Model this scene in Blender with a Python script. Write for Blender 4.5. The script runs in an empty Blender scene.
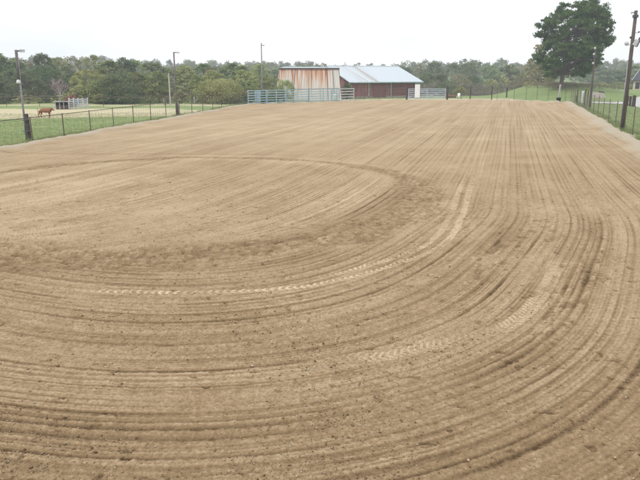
import bpy, bmesh, math, random
import numpy as np
from mathutils import Vector, Matrix, Quaternion
random.seed(7); rng = np.random.default_rng(11)
C = bpy.context.scene.collection
H = 3.5; F = 640.0; PT = math.atan((240-75)/F)
cp, sp = math.cos(PT), math.sin(PT)
PI = math.pi

# ---------- survey helpers: bearings read off the photograph turned into metres ----------
def gp(px, py, z=0.0):
    a = (px-320)/F; b = (240-py)/F
    dz = cp*b-sp; dy = cp+sp*b
    t = (z-H)/dz
    return Vector((a*t, dy*t, z))
def X(px, Y, z=0.0): return (px-320)/F*(Y*cp-(z-H)*sp)
def Z(py, Y):
    b = (240-py)/F
    return H+Y*(b*cp-sp)/(cp+b*sp)

# ---------- materials ----------
MATS = {}
def nt(name):
    m = bpy.data.materials.new(name); m.use_nodes = True
    n = m.node_tree.nodes; l = m.node_tree.links
    return m, n, l, n['Principled BSDF']
def mat(name, col, rough=.8, metal=0., var=.18, scale=3., spec=.3, bump=0., col2=None, stretch=(1,1,1)):
    if name in MATS: return MATS[name]
    m, n, l, b = nt(name)
    b.inputs['Roughness'].default_value = rough; b.inputs['Metallic'].default_value = metal
    b.inputs['Specular IOR Level'].default_value = spec
    tc = n.new('ShaderNodeTexCoord'); mp = n.new('ShaderNodeMapping'); mp.inputs['Scale'].default_value = stretch
    l.new(tc.outputs['Object'], mp.inputs[0])
    no = n.new('ShaderNodeTexNoise'); no.inputs['Scale'].default_value = scale; no.inputs['Detail'].default_value = 6
    l.new(mp.outputs[0], no.inputs['Vector'])
    r = n.new('ShaderNodeValToRGB')
    c2 = col2 or tuple(c*(1-var*2) for c in col)
    r.color_ramp.elements[0].position = .32; r.color_ramp.elements[1].position = .68
    r.color_ramp.elements[0].color = (*c2, 1); r.color_ramp.elements[1].color = (*[min(.9, c*(1+var*.5)) for c in col], 1)
    l.new(no.outputs['Fac'], r.inputs[0]); l.new(r.outputs[0], b.inputs['Base Color'])
    if bump:
        bp = n.new('ShaderNodeBump'); bp.inputs['Strength'].default_value = bump; bp.inputs['Distance'].default_value = .02
        l.new(no.outputs['Fac'], bp.inputs['Height']); l.new(bp.outputs[0], b.inputs['Normal'])
    MATS[name] = m; return m

def mix_rgb(n, l, fac, a, b, mode='MIX'):
    x = n.new('ShaderNodeMix'); x.data_type = 'RGBA'; x.blend_type = mode
    for s, v in ((0, fac), (6, a), (7, b)):
        if isinstance(v, (tuple, float, int)):
            x.inputs[s].default_value = v if s == 0 else (*v, 1)
        else: l.new(v, x.inputs[s])
    return x.outputs[2]

def soil_mat():
    m, n, l, b = nt('soil')
    b.inputs['Roughness'].default_value = .95; b.inputs['Specular IOR Level'].default_value = .08
    at = n.new('ShaderNodeAttribute'); at.attribute_name = 'tone'
    gy = n.new('ShaderNodeAttribute'); gy.attribute_name = 'grey'
    geo = n.new('ShaderNodeNewGeometry')
    n1 = n.new('ShaderNodeTexNoise'); n1.inputs['Scale'].default_value = .35; n1.inputs['Detail'].default_value = 5
    n2 = n.new('ShaderNodeTexNoise'); n2.inputs['Scale'].default_value = 22; n2.inputs['Detail'].default_value = 8; n2.inputs['Roughness'].default_value = .7
    n3 = n.new('ShaderNodeTexNoise'); n3.inputs['Scale'].default_value = 140; n3.inputs['Detail'].default_value = 4
    for q in (n1, n2, n3): l.new(geo.outputs['Position'], q.inputs['Vector'])
    def ma(op, a, b_):
        x = n.new('ShaderNodeMath'); x.operation = op
        for i, v in enumerate((a, b_)):
            if isinstance(v, (float, int)): x.inputs[i].default_value = v
            else: l.new(v, x.inputs[i])
        return x.outputs[0]
    s = ma('ADD', at.outputs['Fac'], ma('MULTIPLY', ma('SUBTRACT', n1.outputs[0], .5), .2))
    s = ma('ADD', s, ma('MULTIPLY', ma('SUBTRACT', n2.outputs[0], .5), .75))
    s = ma('ADD', s, ma('MULTIPLY', ma('SUBTRACT', n3.outputs[0], .5), .45))
    crumbs = []
    for sc_, k_, thr_ in ((65, .55, .33), (150, .42, .36)):
        vo = n.new('ShaderNodeTexVoronoi'); vo.inputs['Scale'].default_value = sc_; l.new(geo.outputs['Position'], vo.inputs['Vector'])
        sp_ = n.new('ShaderNodeSeparateColor'); l.new(vo.outputs['Color'], sp_.inputs[0])
        near_ = ma('LESS_THAN', vo.outputs['Distance'], thr_)
        sel = ma('GREATER_THAN', sp_.outputs[0], .80)
        c_ = ma('MULTIPLY', ma('MULTIPLY', near_, sel), ma('SUBTRACT', sp_.outputs[1], .5))
        s = ma('ADD', s, ma('MULTIPLY', c_, k_)); crumbs.append(ma('MULTIPLY', ma('MULTIPLY', sel, near_), 1.0))
    r = n.new('ShaderNodeValToRGB'); e = r.color_ramp.elements
    e[0].position = 0; e[0].color = (.095, .058, .029, 1)
    e[1].position = 1; e[1].color = (.61, .485, .33, 1)
    k = e.new(.5); k.color = (.288, .199, .112, 1)
    l.new(s, r.inputs[0])
    c = mix_rgb(n, l, gy.outputs['Fac'], r.outputs[0], (.42, .37, .285))
    l.new(c, b.inputs['Base Color'])
    bp = n.new('ShaderNodeBump'); bp.inputs['Strength'].default_value = .9; bp.inputs['Distance'].default_value = .016
    l.new(ma('ADD', ma('ADD', n2.outputs[0], ma('MULTIPLY', n3.outputs[0], .5)), ma('MULTIPLY', ma('ADD', crumbs[0], crumbs[1]), .25)), bp.inputs['Height']); l.new(bp.outputs[0], b.inputs['Normal'])
    return m

def grass_mat():
    m, n, l, b = nt('turf')
    b.inputs['Roughness'].default_value = .95; b.inputs['Specular IOR Level'].default_value = .1
    at = n.new('ShaderNodeAttribute'); at.attribute_name = 'dry'
    geo = n.new('ShaderNodeNewGeometry')
    n1 = n.new('ShaderNodeTexNoise'); n1.inputs['Scale'].default_value = .25; n1.inputs['Detail'].default_value = 8; n1.inputs['Roughness'].default_value = .65
    n2 = n.new('ShaderNodeTexNoise'); n2.inputs['Scale'].default_value = 4; n2.inputs['Detail'].default_value = 6
    for q in (n1, n2): l.new(geo.outputs['Position'], q.inputs['Vector'])
    r = n.new('ShaderNodeValToRGB'); e = r.color_ramp.elements
    e[0].position = .3; e[0].color = (.15, .215, .07, 1); e[1].position = .72; e[1].color = (.28, .33, .14, 1)
    l.new(n1.outputs[0], r.inputs[0])
    c = mix_rgb(n, l, n2.outputs[0], r.outputs[0], (.19, .25, .10))
    r2 = n.new('ShaderNodeValToRGB'); r2.color_ramp.elements[0].position = .35; r2.color_ramp.elements[1].position = .65
    x = n.new('ShaderNodeMath'); x.operation = 'ADD'; y = n.new('ShaderNodeMath'); y.operation = 'MULTIPLY_ADD'
    l.new(n1.outputs[0], y.inputs[0]); y.inputs[1].default_value = .9; y.inputs[2].default_value = -.45
    l.new(at.outputs['Fac'], x.inputs[0]); l.new(y.outputs[0], x.inputs[1]); l.new(x.outputs[0], r2.inputs[0])
    dc = mix_rgb(n, l, n2.outputs[0], (.42, .36, .22), (.52, .47, .33))
    c = mix_rgb(n, l, r2.outputs[0], c, dc)
    br = n.new('ShaderNodeAttribute'); br.attribute_name = 'brush'
    bc = mix_rgb(n, l, n2.outputs[0], (.17, .17, .09), (.27, .25, .15))
    c = mix_rgb(n, l, br.outputs['Fac'], c, bc)
    l.new(c, b.inputs['Base Color'])
    bp = n.new('ShaderNodeBump'); bp.inputs['Strength'].default_value = .5; bp.inputs['Distance'].default_value = .05
    l.new(n2.outputs[0], bp.inputs['Height']); l.new(bp.outputs[0], b.inputs['Normal'])
    return m

def leaf_mat(name, c1, c2, c3, trans=.36, objvar=.35):
    if name in MATS: return MATS[name]
    m, n, l, b = nt(name)
    at = n.new('ShaderNodeAttribute'); at.attribute_name = 'tint'
    r = n.new('ShaderNodeValToRGB'); e = r.color_ramp.elements
    e[0].position = 0; e[0].color = (*c1, 1); e[1].position = 1; e[1].color = (*c3, 1); k = e.new(.5); k.color = (*c2, 1)
    l.new(at.outputs['Fac'], r.inputs[0])
    oi = n.new('ShaderNodeObjectInfo'); hs = n.new('ShaderNodeHueSaturation')
    mr = n.new('ShaderNodeMapRange'); mr.inputs[3].default_value = 1-objvar; mr.inputs[4].default_value = 1+objvar
    l.new(oi.outputs['Random'], mr.inputs[0]); l.new(mr.outputs[0], hs.inputs['Value'])
    w = n.new('ShaderNodeMath'); w.operation = 'MULTIPLY'; w.inputs[1].default_value = 7.31; l.new(oi.outputs['Random'], w.inputs[0])
    fr = n.new('ShaderNodeMath'); fr.operation = 'FRACT'; l.new(w.outputs[0], fr.inputs[0])
    m2 = n.new('ShaderNodeMapRange'); m2.inputs[3].default_value = .475; m2.inputs[4].default_value = .515; l.new(fr.outputs[0], m2.inputs[0]); l.new(m2.outputs[0], hs.inputs['Hue'])
    l.new(r.outputs[0], hs.inputs['Color']); l.new(hs.outputs[0], b.inputs['Base Color'])
    b.inputs['Roughness'].default_value = .7; b.inputs['Specular IOR Level'].default_value = .2
    tr = n.new('ShaderNodeBsdfTranslucent'); l.new(hs.outputs[0], tr.inputs[0])
    ms = n.new('ShaderNodeMixShader'); ms.inputs[0].default_value = trans
    l.new(b.outputs[0], ms.inputs[1]); l.new(tr.outputs[0], ms.inputs[2]); l.new(ms.outputs[0], n['Material Output'].inputs[0])
    MATS[name] = m; return m

def rust_mat():
    m, n, l, b = nt('rusty_sheet')
    b.inputs['Roughness'].default_value = .6; b.inputs['Metallic'].default_value = .0
    tc = n.new('ShaderNodeTexCoord'); mp = n.new('ShaderNodeMapping'); mp.inputs['Scale'].default_value = (2.2, .3, .16)
    l.new(tc.outputs['Object'], mp.inputs[0])
    no = n.new('ShaderNodeTexNoise'); no.inputs['Scale'].default_value = 1.6; no.inputs['Detail'].default_value = 5; l.new(mp.outputs[0], no.inputs[0])
    sx = n.new('ShaderNodeSeparateXYZ'); l.new(tc.outputs['Object'], sx.inputs[0])
    mz = n.new('ShaderNodeMapRange'); mz.inputs[1].default_value = 0; mz.inputs[2].default_value = 4.7; mz.inputs[3].default_value = -.26; mz.inputs[4].default_value = .12
    l.new(sx.outputs['Z'], mz.inputs[0])
    mx = n.new('ShaderNodeMapRange'); mx.inputs[1].default_value = 7.9; mx.inputs[2].default_value = 8.4; mx.inputs[3].default_value = 0; mx.inputs[4].default_value = -.4
    l.new(sx.outputs['X'], mx.inputs[0])
    ml = n.new('ShaderNodeMapRange'); ml.inputs[1].default_value = 2.6; ml.inputs[2].default_value = .3; ml.inputs[3].default_value = 0; ml.inputs[4].default_value = -.1
    l.new(sx.outputs['X'], ml.inputs[0])
    a = n.new('ShaderNodeMath'); a.operation = 'ADD'; l.new(no.outputs[0], a.inputs[0]); l.new(mz.outputs[0], a.inputs[1])
    a2 = n.new('ShaderNodeMath'); a2.operation = 'ADD'; l.new(a.outputs[0], a2.inputs[0]); l.new(mx.outputs[0], a2.inputs[1])
    a3 = n.new('ShaderNodeMath'); a3.operation = 'ADD'; l.new(a2.outputs[0], a3.inputs[0]); l.new(ml.outputs[0], a3.inputs[1])
    r = n.new('ShaderNodeValToRGB'); e = r.color_ramp.elements
    e[0].position = .38; e[0].color = (.60, .565, .52, 1); e[1].position = .78; e[1].color = (.27, .085, .04, 1)
    for p, c in ((.47, (.62, .47, .38)), (.57, (.56, .33, .22)), (.67, (.42, .17, .09))):
        k = e.new(p); k.color = (*c, 1)
    l.new(a3.outputs[0], r.inputs[0])
    wv = n.new('ShaderNodeTexNoise'); wv.inputs['Scale'].default_value = 9; l.new(tc.outputs['Object'], wv.inputs[0])
    c = mix_rgb(n, l, .25, r.outputs[0], wv.outputs[0], 'OVERLAY')
    l.new(c, b.inputs['Base Color']); return m

def roof_mat():
    m, n, l, b = nt('pale_metal_roof')
    b.inputs['Roughness'].default_value = .38; b.inputs['Metallic'].default_value = .35
    tc = n.new('ShaderNodeTexCoord'); mp = n.new('ShaderNodeMapping'); mp.inputs['Scale'].default_value = (1.1, .05, .05)
    l.new(tc.outputs['Object'], mp.inputs[0])
    no = n.new('ShaderNodeTexNoise'); no.inputs['Scale'].default_value = 1.5; no.inputs['Detail'].default_value = 5; l.new(mp.outputs[0], no.inputs[0])
    sx = n.new('ShaderNodeSeparateXYZ'); l.new(tc.outputs['Object'], sx.inputs[0])
    # weathered sheets in one band of the roof
    b1 = n.new('ShaderNodeMapRange'); b1.interpolation_type = 'SMOOTHSTEP'; b1.inputs[1].default_value = 1.6; b1.inputs[2].default_value = 3.0; l.new(sx.outputs['X'], b1.inputs[0])
    b2 = n.new('ShaderNodeMapRange'); b2.interpolation_type = 'SMOOTHSTEP'; b2.inputs[1].default_value = 7.2; b2.inputs[2].default_value = 5.2; l.new(sx.outputs['X'], b2.inputs[0])
    mu = n.new('ShaderNodeMath'); mu.operation = 'MULTIPLY'; l.new(b1.outputs[0], mu.inputs[0]); l.new(b2.outputs[0], mu.inputs[1])
    mu2 = n.new('ShaderNodeMath'); mu2.operation = 'MULTIPLY'; l.new(mu.outputs[0], mu2.inputs[0])
    rr = n.new('ShaderNodeMapRange'); rr.inputs[1].default_value = .4; rr.inputs[2].default_value = .62; l.new(no.outputs[0], rr.inputs[0]); l.new(rr.outputs[0], mu2.inputs[1])
    c = mix_rgb(n, l, mu2.outputs[0], (.56, .61, .65), (.40, .38, .36))
    l.new(c, b.inputs['Base Color']); return m

SOIL = soil_mat(); TURF = grass_mat(); RUST = rust_mat(); ROOF = roof_mat()
M_WOOD = mat('weathered_pole_wood', (.125, .098, .085), .9, scale=2, var=.3, stretch=(6, 6, .6), bump=.4)
M_WOOD2 = mat('dark_post_wood', (.075, .058, .05), .9, scale=4, var=.3, stretch=(5, 5, .8), bump=.4)
M_GALV = mat('galvanised_pole', (.30, .30, .33), .5, .4, scale=2)
M_DPOLE = mat('stained_pole', (.17, .14, .15), .8, 0, scale=2)
M_TPOST = mat('rusty_fence_steel', (.12, .09, .075), .7, .2, scale=6)
M_WIRE = mat('fence_wire', (.26, .24, .21), .6, .5)
M_TEAL = mat('faded_teal_paint', (.35, .50, .56), .5, .0, scale=2, var=.12)
M_WHITE = mat('faded_white_paint', (.62, .64, .64), .5, .0, scale=2, var=.08)
M_SILV = mat('silvery_blue_paint', (.46, .53, .60), .45, .1, scale=2, var=.1)
M_LAMP = mat('lamp_housing', (.55, .56, .58), .4, .1, scale=3)
M_DKMET = mat('dark_fixture', (.10, .10, .12), .5, .3)

# ---------- mesh helpers ----------
class MB:
    def __init__(s): s.v = []; s.f = []
    def poly(s, pts):
        o = len(s.v); s.v += [tuple(p) for p in pts]; s.f.append(tuple(range(o, o+len(pts))))
    def box(s, c, d, R=None):
        o = len(s.v)
        for z in (-.5, .5):
            for x, y in ((-.5, -.5), (.5, -.5), (.5, .5), (-.5, .5)):
                p = Vector((x*d[0], y*d[1], z*d[2]))
                if R: p = R @ p
                s.v.append(tuple(p+Vector(c)))
        for q in ((3, 2, 1, 0), (4, 5, 6, 7), (0, 1, 5, 4), (1, 2, 6, 5), (2, 3, 7, 6), (3, 0, 4, 7)): s.f.append(tuple(o+i for i in q))
        return s
    def tube(s, pts, rad, n=8, cap=True):
        pts = [Vector(p) for p in pts]; m = len(pts)
        if isinstance(rad, (int, float)): rad = [rad]*m
        o = len(s.v)
        for i, p in enumerate(pts):
            d = (pts[min(i+1, m-1)]-pts[max(i-1, 0)]).normalized()
            u = d.cross(Vector((0, 0, 1)) if abs(d.z) < .95 else Vector((1, 0, 0))).normalized(); w = d.cross(u)
            for k in range(n):
                a = 2*PI*k/n; s.v.append(tuple(p+(u*math.cos(a)+w*math.sin(a))*rad[i]))
        for i in range(m-1):
            for k in range(n):
                a = o+i*n+k; b = o+i*n+(k+1) % n; s.f.append((a, a+n, b+n, b))
        if cap: s.f.append(tuple(o+k for k in range(n))); s.f.append(tuple(o+(m-1)*n+k for k in reversed(range(n))))
        return s
    def lathe(s, prof, c=(0, 0, 0), n=16):
        o = len(s.v)
        for r, z in prof:
            for k in range(n):
                a = 2*PI*k/n; s.v.append((c[0]+r*math.cos(a), c[1]+r*math.sin(a), c[2]+z))
        for i in range(len(prof)-1):
            for k in range(n):
                a = o+i*n+k; b = o+i*n+(k+1) % n; s.f.append((a, b, b+n, a+n))
        s.f.append(tuple(o+k for k in reversed(range(n)))); s.f.append(tuple(o+(len(prof)-1)*n+k for k in range(n)))
        return s
    def build(s, name, m, parent=None, bevel=0, smooth=False, loc=None):
        me = bpy.data.meshes.new(name); me.from_pydata(s.v, [], s.f); me.update()
        if m: me.materials.append(m)
        if smooth: me.shade_smooth()
        o = bpy.data.objects.new(name, me); C.objects.link(o)
        if parent: o.parent = parent
        if loc is not None: o.location = loc
        if bevel:
            b = o.modifiers.new('bevel', 'BEVEL'); b.width = bevel; b.segments = 2; b.limit_method = 'ANGLE'
        return o
def npmesh(name, v, f, m, parent=None, attrs=None, smooth=False):
    """v (n,3), f (k,s) all faces of s corners"""
    me = bpy.data.meshes.new(name); s = f.shape[1]
    me.vertices.add(len(v)); me.vertices.foreach_set('co', v.astype(np.float32).ravel())
    me.loops.add(f.size); me.loops.foreach_set('vertex_index', f.astype(np.int32).ravel())
    me.polygons.add(len(f)); me.polygons.foreach_set('loop_start', (np.arange(len(f))*s).astype(np.int32))
    me.polygons.foreach_set('loop_total', np.full(len(f), s, np.int32))
    for k, a in (attrs or {}).items():
        t = me.attributes.new(k, 'FLOAT', 'POINT'); t.data.foreach_set('value', a.astype(np.float32).ravel())
    me.materials.append(m)
    me.update(calc_edges=True)
    if smooth: me.shade_smooth()
    o = bpy.data.objects.new(name, me); C.objects.link(o)
    if parent: o.parent = parent
    return o
def tag(o, label=None, cat=None, group=None, kind=None):
    if label: o['label'] = label
    if cat: o['category'] = cat
    if group: o['group'] = group
    if kind: o['kind'] = kind
    return o
def thing(name, label, cat, loc=(0, 0, 0), rz=0, group=None):
    o = bpy.data.objects.new(name, None); C.objects.link(o); o.location = loc; o.rotation_euler = (0, 0, rz)
    o.empty_display_size = .3
    return tag(o, label, cat, group)
def dup(root, loc, rz=0, scale=(1, 1, 1), label=None):
    r = root.copy(); C.objects.link(r); r.location = loc; r.rotation_euler = (0, 0, rz); r.scale = scale
    if label: r['label'] = label
    for ch in list(root.children):
        c = ch.copy(); C.objects.link(c); c.parent = r
        for g in ch.children:
            d = g.copy(); C.objects.link(d); d.parent = c
    return r

# ---------- lattice noise ----------
def vn(x, y, seed=0):
    T = np.random.default_rng(seed+100).random((256, 256)).astype(np.float32)
    xi = np.floor(x); yi = np.floor(y); fx = x-xi; fy = y-yi
    xi = xi.astype(np.int64) & 255; yi = yi.astype(np.int64) & 255; x1 = (xi+1) & 255; y1 = (yi+1) & 255
    fx = fx*fx*(3-2*fx); fy = fy*fy*(3-2*fy)
    a = T[xi, yi]*(1-fx)+T[x1, yi]*fx; b = T[xi, y1]*(1-fx)+T[x1, y1]*fx
    return (a*(1-fy)+b*fy)*2-1
def sm(a, b, x):
    t = np.clip((x-a)/(b-a), 0, 1); return t*t*(3-2*t)

# ---------- arena outline ----------
LA, LB = np.array((-15.4, 30.9)), np.array((-8.8, 78.7))
RA, RB = np.array((16.5, 33.2)), np.array((32.9, 86.0))
def lineX(A, B, Y): return A[0]+(B[0]-A[0])*(Y-A[1])/(B[1]-A[1])
FAR = [(-8.8, 78.7), (4.9, 91.0), (12.8, 96.6), (18.6, 96.6), (24.7, 94.7), (32.9, 86.0)]
def fence_line_left(Y): return lineX(LA, LB, Y)
POLY = [(lineX(LA, LB, -12), -12), tuple(LA)]+FAR+[(lineX(RA, RB, -12), -12)]
def sdf(x, y):
    """signed distance to the arena outline, negative inside"""
    d = np.full(x.shape, 1e9); ins = np.zeros(x.shape, bool); n = len(POLY)
    for i in range(n):
        ax, ay = POLY[i]; bx, by = POLY[(i+1) % n]
        ex, ey = bx-ax, by-ay
        t = np.clip(((x-ax)*ex+(y-ay)*ey)/(ex*ex+ey*ey), 0, 1)
        d = np.minimum(d, np.hypot(x-ax-t*ex, y-ay-t*ey))
        c = ((ay > y) != (by > y)) & (x < (bx-ax)*(y-ay)/(by-ay if by != ay else 1e-9)+ax)
        ins ^= c
    return np.where(ins, -d, d)

# ---------- arena surface: drag furrows, hoof ring, tyre treads, clods ----------
CX, CY = -4.6, 20.0; UX, UY = math.sin(math.radians(16)), math.cos(math.radians(16))
TY1 = [(-4.1, 10.1), (-3.2, 10.05), (-2, 10.0), (-.3, 10.3), (1.1, 11.3), (2.6, 13.1), (3.7, 16.2), (4.6, 19.5), (5.6, 23)]
TY2 = [(.1, 7.45), (.5, 7.5), (1.0, 7.6), (2.6, 8.5), (3.5, 9.7), (4.3, 11.3), (4.9, 13.6)]
def smooth_line(P, k=14):
    P = [np.array(p, float) for p in P]; P = [2*P[0]-P[1]]+P+[2*P[-1]-P[-2]]; out = []
    for i in range(1, len(P)-2):
        for j in range(k):
            t = j/k; a, b, c, d = P[i-1:i+3]
            out.append(.5*((2*b)+(-a+c)*t+(2*a-5*b+4*c-d)*t*t+(-a+3*b-3*c+d)*t**3))
    out.append(P[-2]); return out
def path_coords(P, x, y, near):
    L = smooth_line(P); best = np.full(x.shape, 1e9); side = np.zeros(x.shape); arc = np.zeros(x.shape); s0 = 0
    for i in range(len(L)-1):
        a, b = L[i], L[i+1]; e = b-a; ln = math.hypot(*e)
        t = np.clip(((x-a[0])*e[0]+(y-a[1])*e[1])/ln**2, 0, 1)
        dx = x-a[0]-t*e[0]; dy = y-a[1]-t*e[1]; d = np.hypot(dx, dy); m = d < best
        best = np.where(m, d, best); side = np.where(m, (e[0]*dy-e[1]*dx)/ln, side); arc = np.where(m, s0+t*ln, arc); s0 += ln
    return best, side, arc, s0
def arena_fields(x, y):
    rx, ry = x-CX, y-CY
    al = rx*UX+ry*UY; q = rx*UY-ry*UX                 # along / across the long straights
    th = np.arctan2(al, q); gth = 1+.21*np.exp(-((th+math.radians(55))/math.radians(25))**2)
    outer = np.where(al > 0, np.abs(q), np.hypot(q, al))/gth
    #                           # 0 beside the centre on the right, -pi/2 at the near end
    s = np.where(al > 0, al, np.clip(th, -PI, 0)*9.5); s = np.where((al > 0) & (q < 0), -al-30, s)
    r0 = np.hypot(rx, ry); inside = sm(8.0, 7.4, r0)
    bend = 3.4*np.exp(-np.clip(al+7.5, 0, 60)/2.6)
    qi = 40+q+bend
    w1 = (.22*vn(s*.10, outer*.25, 1)+.05*vn(x*.35, y*.35, 2))*(1-.8*sm(12, 26, y))
    pat = vn(x*.09, y*.09, 12)                           # slight re-dragging of patches
    D = np.where(inside > .5, qi+.5*w1, outer+w1); S = np.where(inside > .5, al, s)
    def groove(per, jit, width, k):
        ph = D/per+jit*vn(D*.9, S*.07, k); ix = np.floor(ph); fr = ph-ix-.5
        a_ = np.clip(.6+.8*vn(ix*1.618+k, S*.12, k+1), .05, 1.2)
        return a_*np.exp(-(fr/width)**2)
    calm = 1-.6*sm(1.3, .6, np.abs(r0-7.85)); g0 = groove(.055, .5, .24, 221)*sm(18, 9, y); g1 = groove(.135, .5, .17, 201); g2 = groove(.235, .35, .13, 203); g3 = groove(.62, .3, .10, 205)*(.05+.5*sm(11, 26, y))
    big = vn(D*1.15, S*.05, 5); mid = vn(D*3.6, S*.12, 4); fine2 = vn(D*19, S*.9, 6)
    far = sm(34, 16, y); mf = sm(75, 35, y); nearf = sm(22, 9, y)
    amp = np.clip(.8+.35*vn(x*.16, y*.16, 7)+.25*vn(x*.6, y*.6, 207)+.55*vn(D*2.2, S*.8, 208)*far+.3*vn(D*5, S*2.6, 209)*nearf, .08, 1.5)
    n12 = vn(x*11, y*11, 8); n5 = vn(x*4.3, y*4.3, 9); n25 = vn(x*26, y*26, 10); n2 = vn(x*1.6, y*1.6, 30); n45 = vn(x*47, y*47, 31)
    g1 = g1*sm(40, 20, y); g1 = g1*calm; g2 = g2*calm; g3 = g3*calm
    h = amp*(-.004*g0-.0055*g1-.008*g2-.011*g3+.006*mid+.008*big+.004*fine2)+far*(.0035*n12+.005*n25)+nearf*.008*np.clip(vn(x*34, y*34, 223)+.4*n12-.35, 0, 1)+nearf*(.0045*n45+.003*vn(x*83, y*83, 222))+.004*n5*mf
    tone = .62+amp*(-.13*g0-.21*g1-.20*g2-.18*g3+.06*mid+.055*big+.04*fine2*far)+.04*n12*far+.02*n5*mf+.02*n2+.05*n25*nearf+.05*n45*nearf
    # torn streaks of clods and pits where the mat skipped along a pass
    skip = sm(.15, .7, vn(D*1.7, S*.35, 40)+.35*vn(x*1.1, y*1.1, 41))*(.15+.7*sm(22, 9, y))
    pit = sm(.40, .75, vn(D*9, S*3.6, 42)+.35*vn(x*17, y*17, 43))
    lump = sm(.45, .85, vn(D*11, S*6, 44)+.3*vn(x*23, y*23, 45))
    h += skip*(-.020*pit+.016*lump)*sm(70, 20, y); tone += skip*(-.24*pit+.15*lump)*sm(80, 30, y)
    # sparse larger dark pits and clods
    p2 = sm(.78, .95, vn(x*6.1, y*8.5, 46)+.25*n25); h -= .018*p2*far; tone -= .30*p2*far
    # hoof-churned ring
    dr = np.hypot((x+4.6), (y-20.0))-7.85
    a = np.arctan2(y-20, x+4.6); wid = np.where(y < 17, .75, np.where(y < 23, .6, .34))+.25*vn(a*6, x*0, 47)
    inring = sm(1.35, .6, np.abs(dr+.3*vn(x*.5, y*.5, 48))/wid)
    hp = sm(.10, .5, vn(x*8.5, y*5.0, 49)+.6*vn(x*17, y*12, 50))
    h += inring*(-.005-.012*hp+.008*n12); tone += inring*(-.085-.15*hp+.07*n12)-.045*sm(1.3, .5, np.abs(dr)/.34)*(y > 23)
    # second hoof track crossing, and foot scuffs across the straights
    for (yy, sl, w, k, st) in ((28.6, -.08, .16, 51, .16), (42.5, .02, .35, 52, .07)):
        dd = np.abs(y-(yy+sl*x)+.6*vn(x*.2, y*0, k)); ms = sm(w*1.6, w*.4, dd)*sm(-.5, .2, vn(x*.25, y*.1, k+10))
        tone -= st*ms*(.5+.5*hp); h -= .008*ms
    # tyre treads
    for P, hw, r9 in ((TY1, .10, 1), (TY2, .15, 1)):
        for off in ((0.0, -.0) if P is TY2 else (0.0, .30)):
            b_, sd, ar, tot = path_coords(P, x, y, 0)
            t = sd-off
            m = sm(hw, hw-.04, np.abs(t))*sm(0, .8, ar)*sm(tot, tot-4, ar)*(.62+.38*sm(-.45, .2, vn(ar*.9, sd*0, 70+int(off*10))))
            if off: m = m*sm(3.5, 5.5, ar)*.8
            tr = np.sin((ar-np.abs(t)*.8)*2*PI/(.13 if P is TY1 else .105)+1.2*vn(x*2, y*2, 210)); brk = sm(-.5, .35, vn(x*5, y*5, 211))
            tread = sm(-.1, .6, tr)
            tone = tone+(.66-tone)*.65*m; m = m*(1 if P is TY1 else .45+.55*sm(10, 11.5, y)); h += m*brk*(-.006+.013*tread); tone += m*(.05+(.5+.5*brk)*.46*tread-.05)
            if P is TY2: break
    # pale trampled patches
    pale = sm(.35, .8, vn(x*.33, y*.42, 54)+.3*vn(x*2, y*2, 55))
    tone += .03*pale
    tone += .05*sm(12, 45, y)+.03*sm(-.2, .5, vn(x*.05, y*.03, 57))-.07*sm(9, 5, y)  # haze and grazing light paling far soil, vignette darkening near, painted into tone
    # left inner pale sweep
    tone += .07*inside*sm(6.5, 3, np.hypot(x+8, y-18))
    return h, tone
def arena():
    NR, NCOL = 1250, 1450
    t = np.linspace(1/3.4, 1/99.0, NR); Yr = 1/t
    u = np.linspace(0, 1, NCOL)
    Yg = np.repeat(Yr[:, None], NCOL, 1)
    hl = -(.62*Yr+2.5); hr = (.62*Yr+2.5)
    xl = np.maximum(hl, lineX(LA, LB, Yr)-2.0); xr = np.minimum(hr, lineX(RA, RB, Yr)+2.0)
    Xg = xl[:, None]+(xr-xl)[:, None]*u[None, :]
    x = Xg.ravel(); y = Yg.ravel()
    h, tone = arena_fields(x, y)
    sd = sdf(x, y)+.22*vn(x*.5, y*.5, 80)+.10*vn(x*2.1, y*2.1, 81)
    rim = sm(-1.3, -.4, sd)*sm(.55, -.1, sd)
    z = .03+h*sm(-.3, -2, sd)+.16*rim+.03*rim*vn(x*2.5, y*2.5, 82)
    z = np.where(sd > -.1, z-.5*sm(-.1, .9, sd), z)
    rightside = sm(0, 6, x)
    grey = sm(-.95-rightside*.35, -.3, sd+.25*vn(x*1.2, y*1.2, 83))*.85
    v = np.stack([x, y, z], 1)
    i = np.arange(NR*NCOL).reshape(NR, NCOL)
    f = np.stack([i[:-1, :-1].ravel(), i[:-1, 1:].ravel(), i[1:, 1:].ravel(), i[1:, :-1].ravel()], 1)
    keep = (sd[f] < 1.0).any(1); f = f[keep]
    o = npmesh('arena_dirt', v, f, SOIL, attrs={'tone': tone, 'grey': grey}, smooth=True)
    tag(o, kind='structure')
    # coarse sheet for the part of the arena behind and beside the viewer
    xs = np.linspace(-24, 14, 200); ys = np.linspace(-12, 3.6, 90)
    gx, gy = np.meshgrid(xs, ys); x = gx.ravel(); y = gy.ravel(); h, tone = arena_fields(x, y)
    i = np.arange(len(x)).reshape(gx.shape)
    f = np.stack([i[:-1, :-1].ravel(), i[:-1, 1:].ravel(), i[1:, 1:].ravel(), i[1:, :-1].ravel()], 1)
    o = npmesh('arena_dirt_behind', np.stack([x, y, h-.0], 1), f, SOIL, attrs={'tone': tone, 'grey': tone*0}, smooth=True)
    tag(o, kind='structure')
arena()

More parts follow.
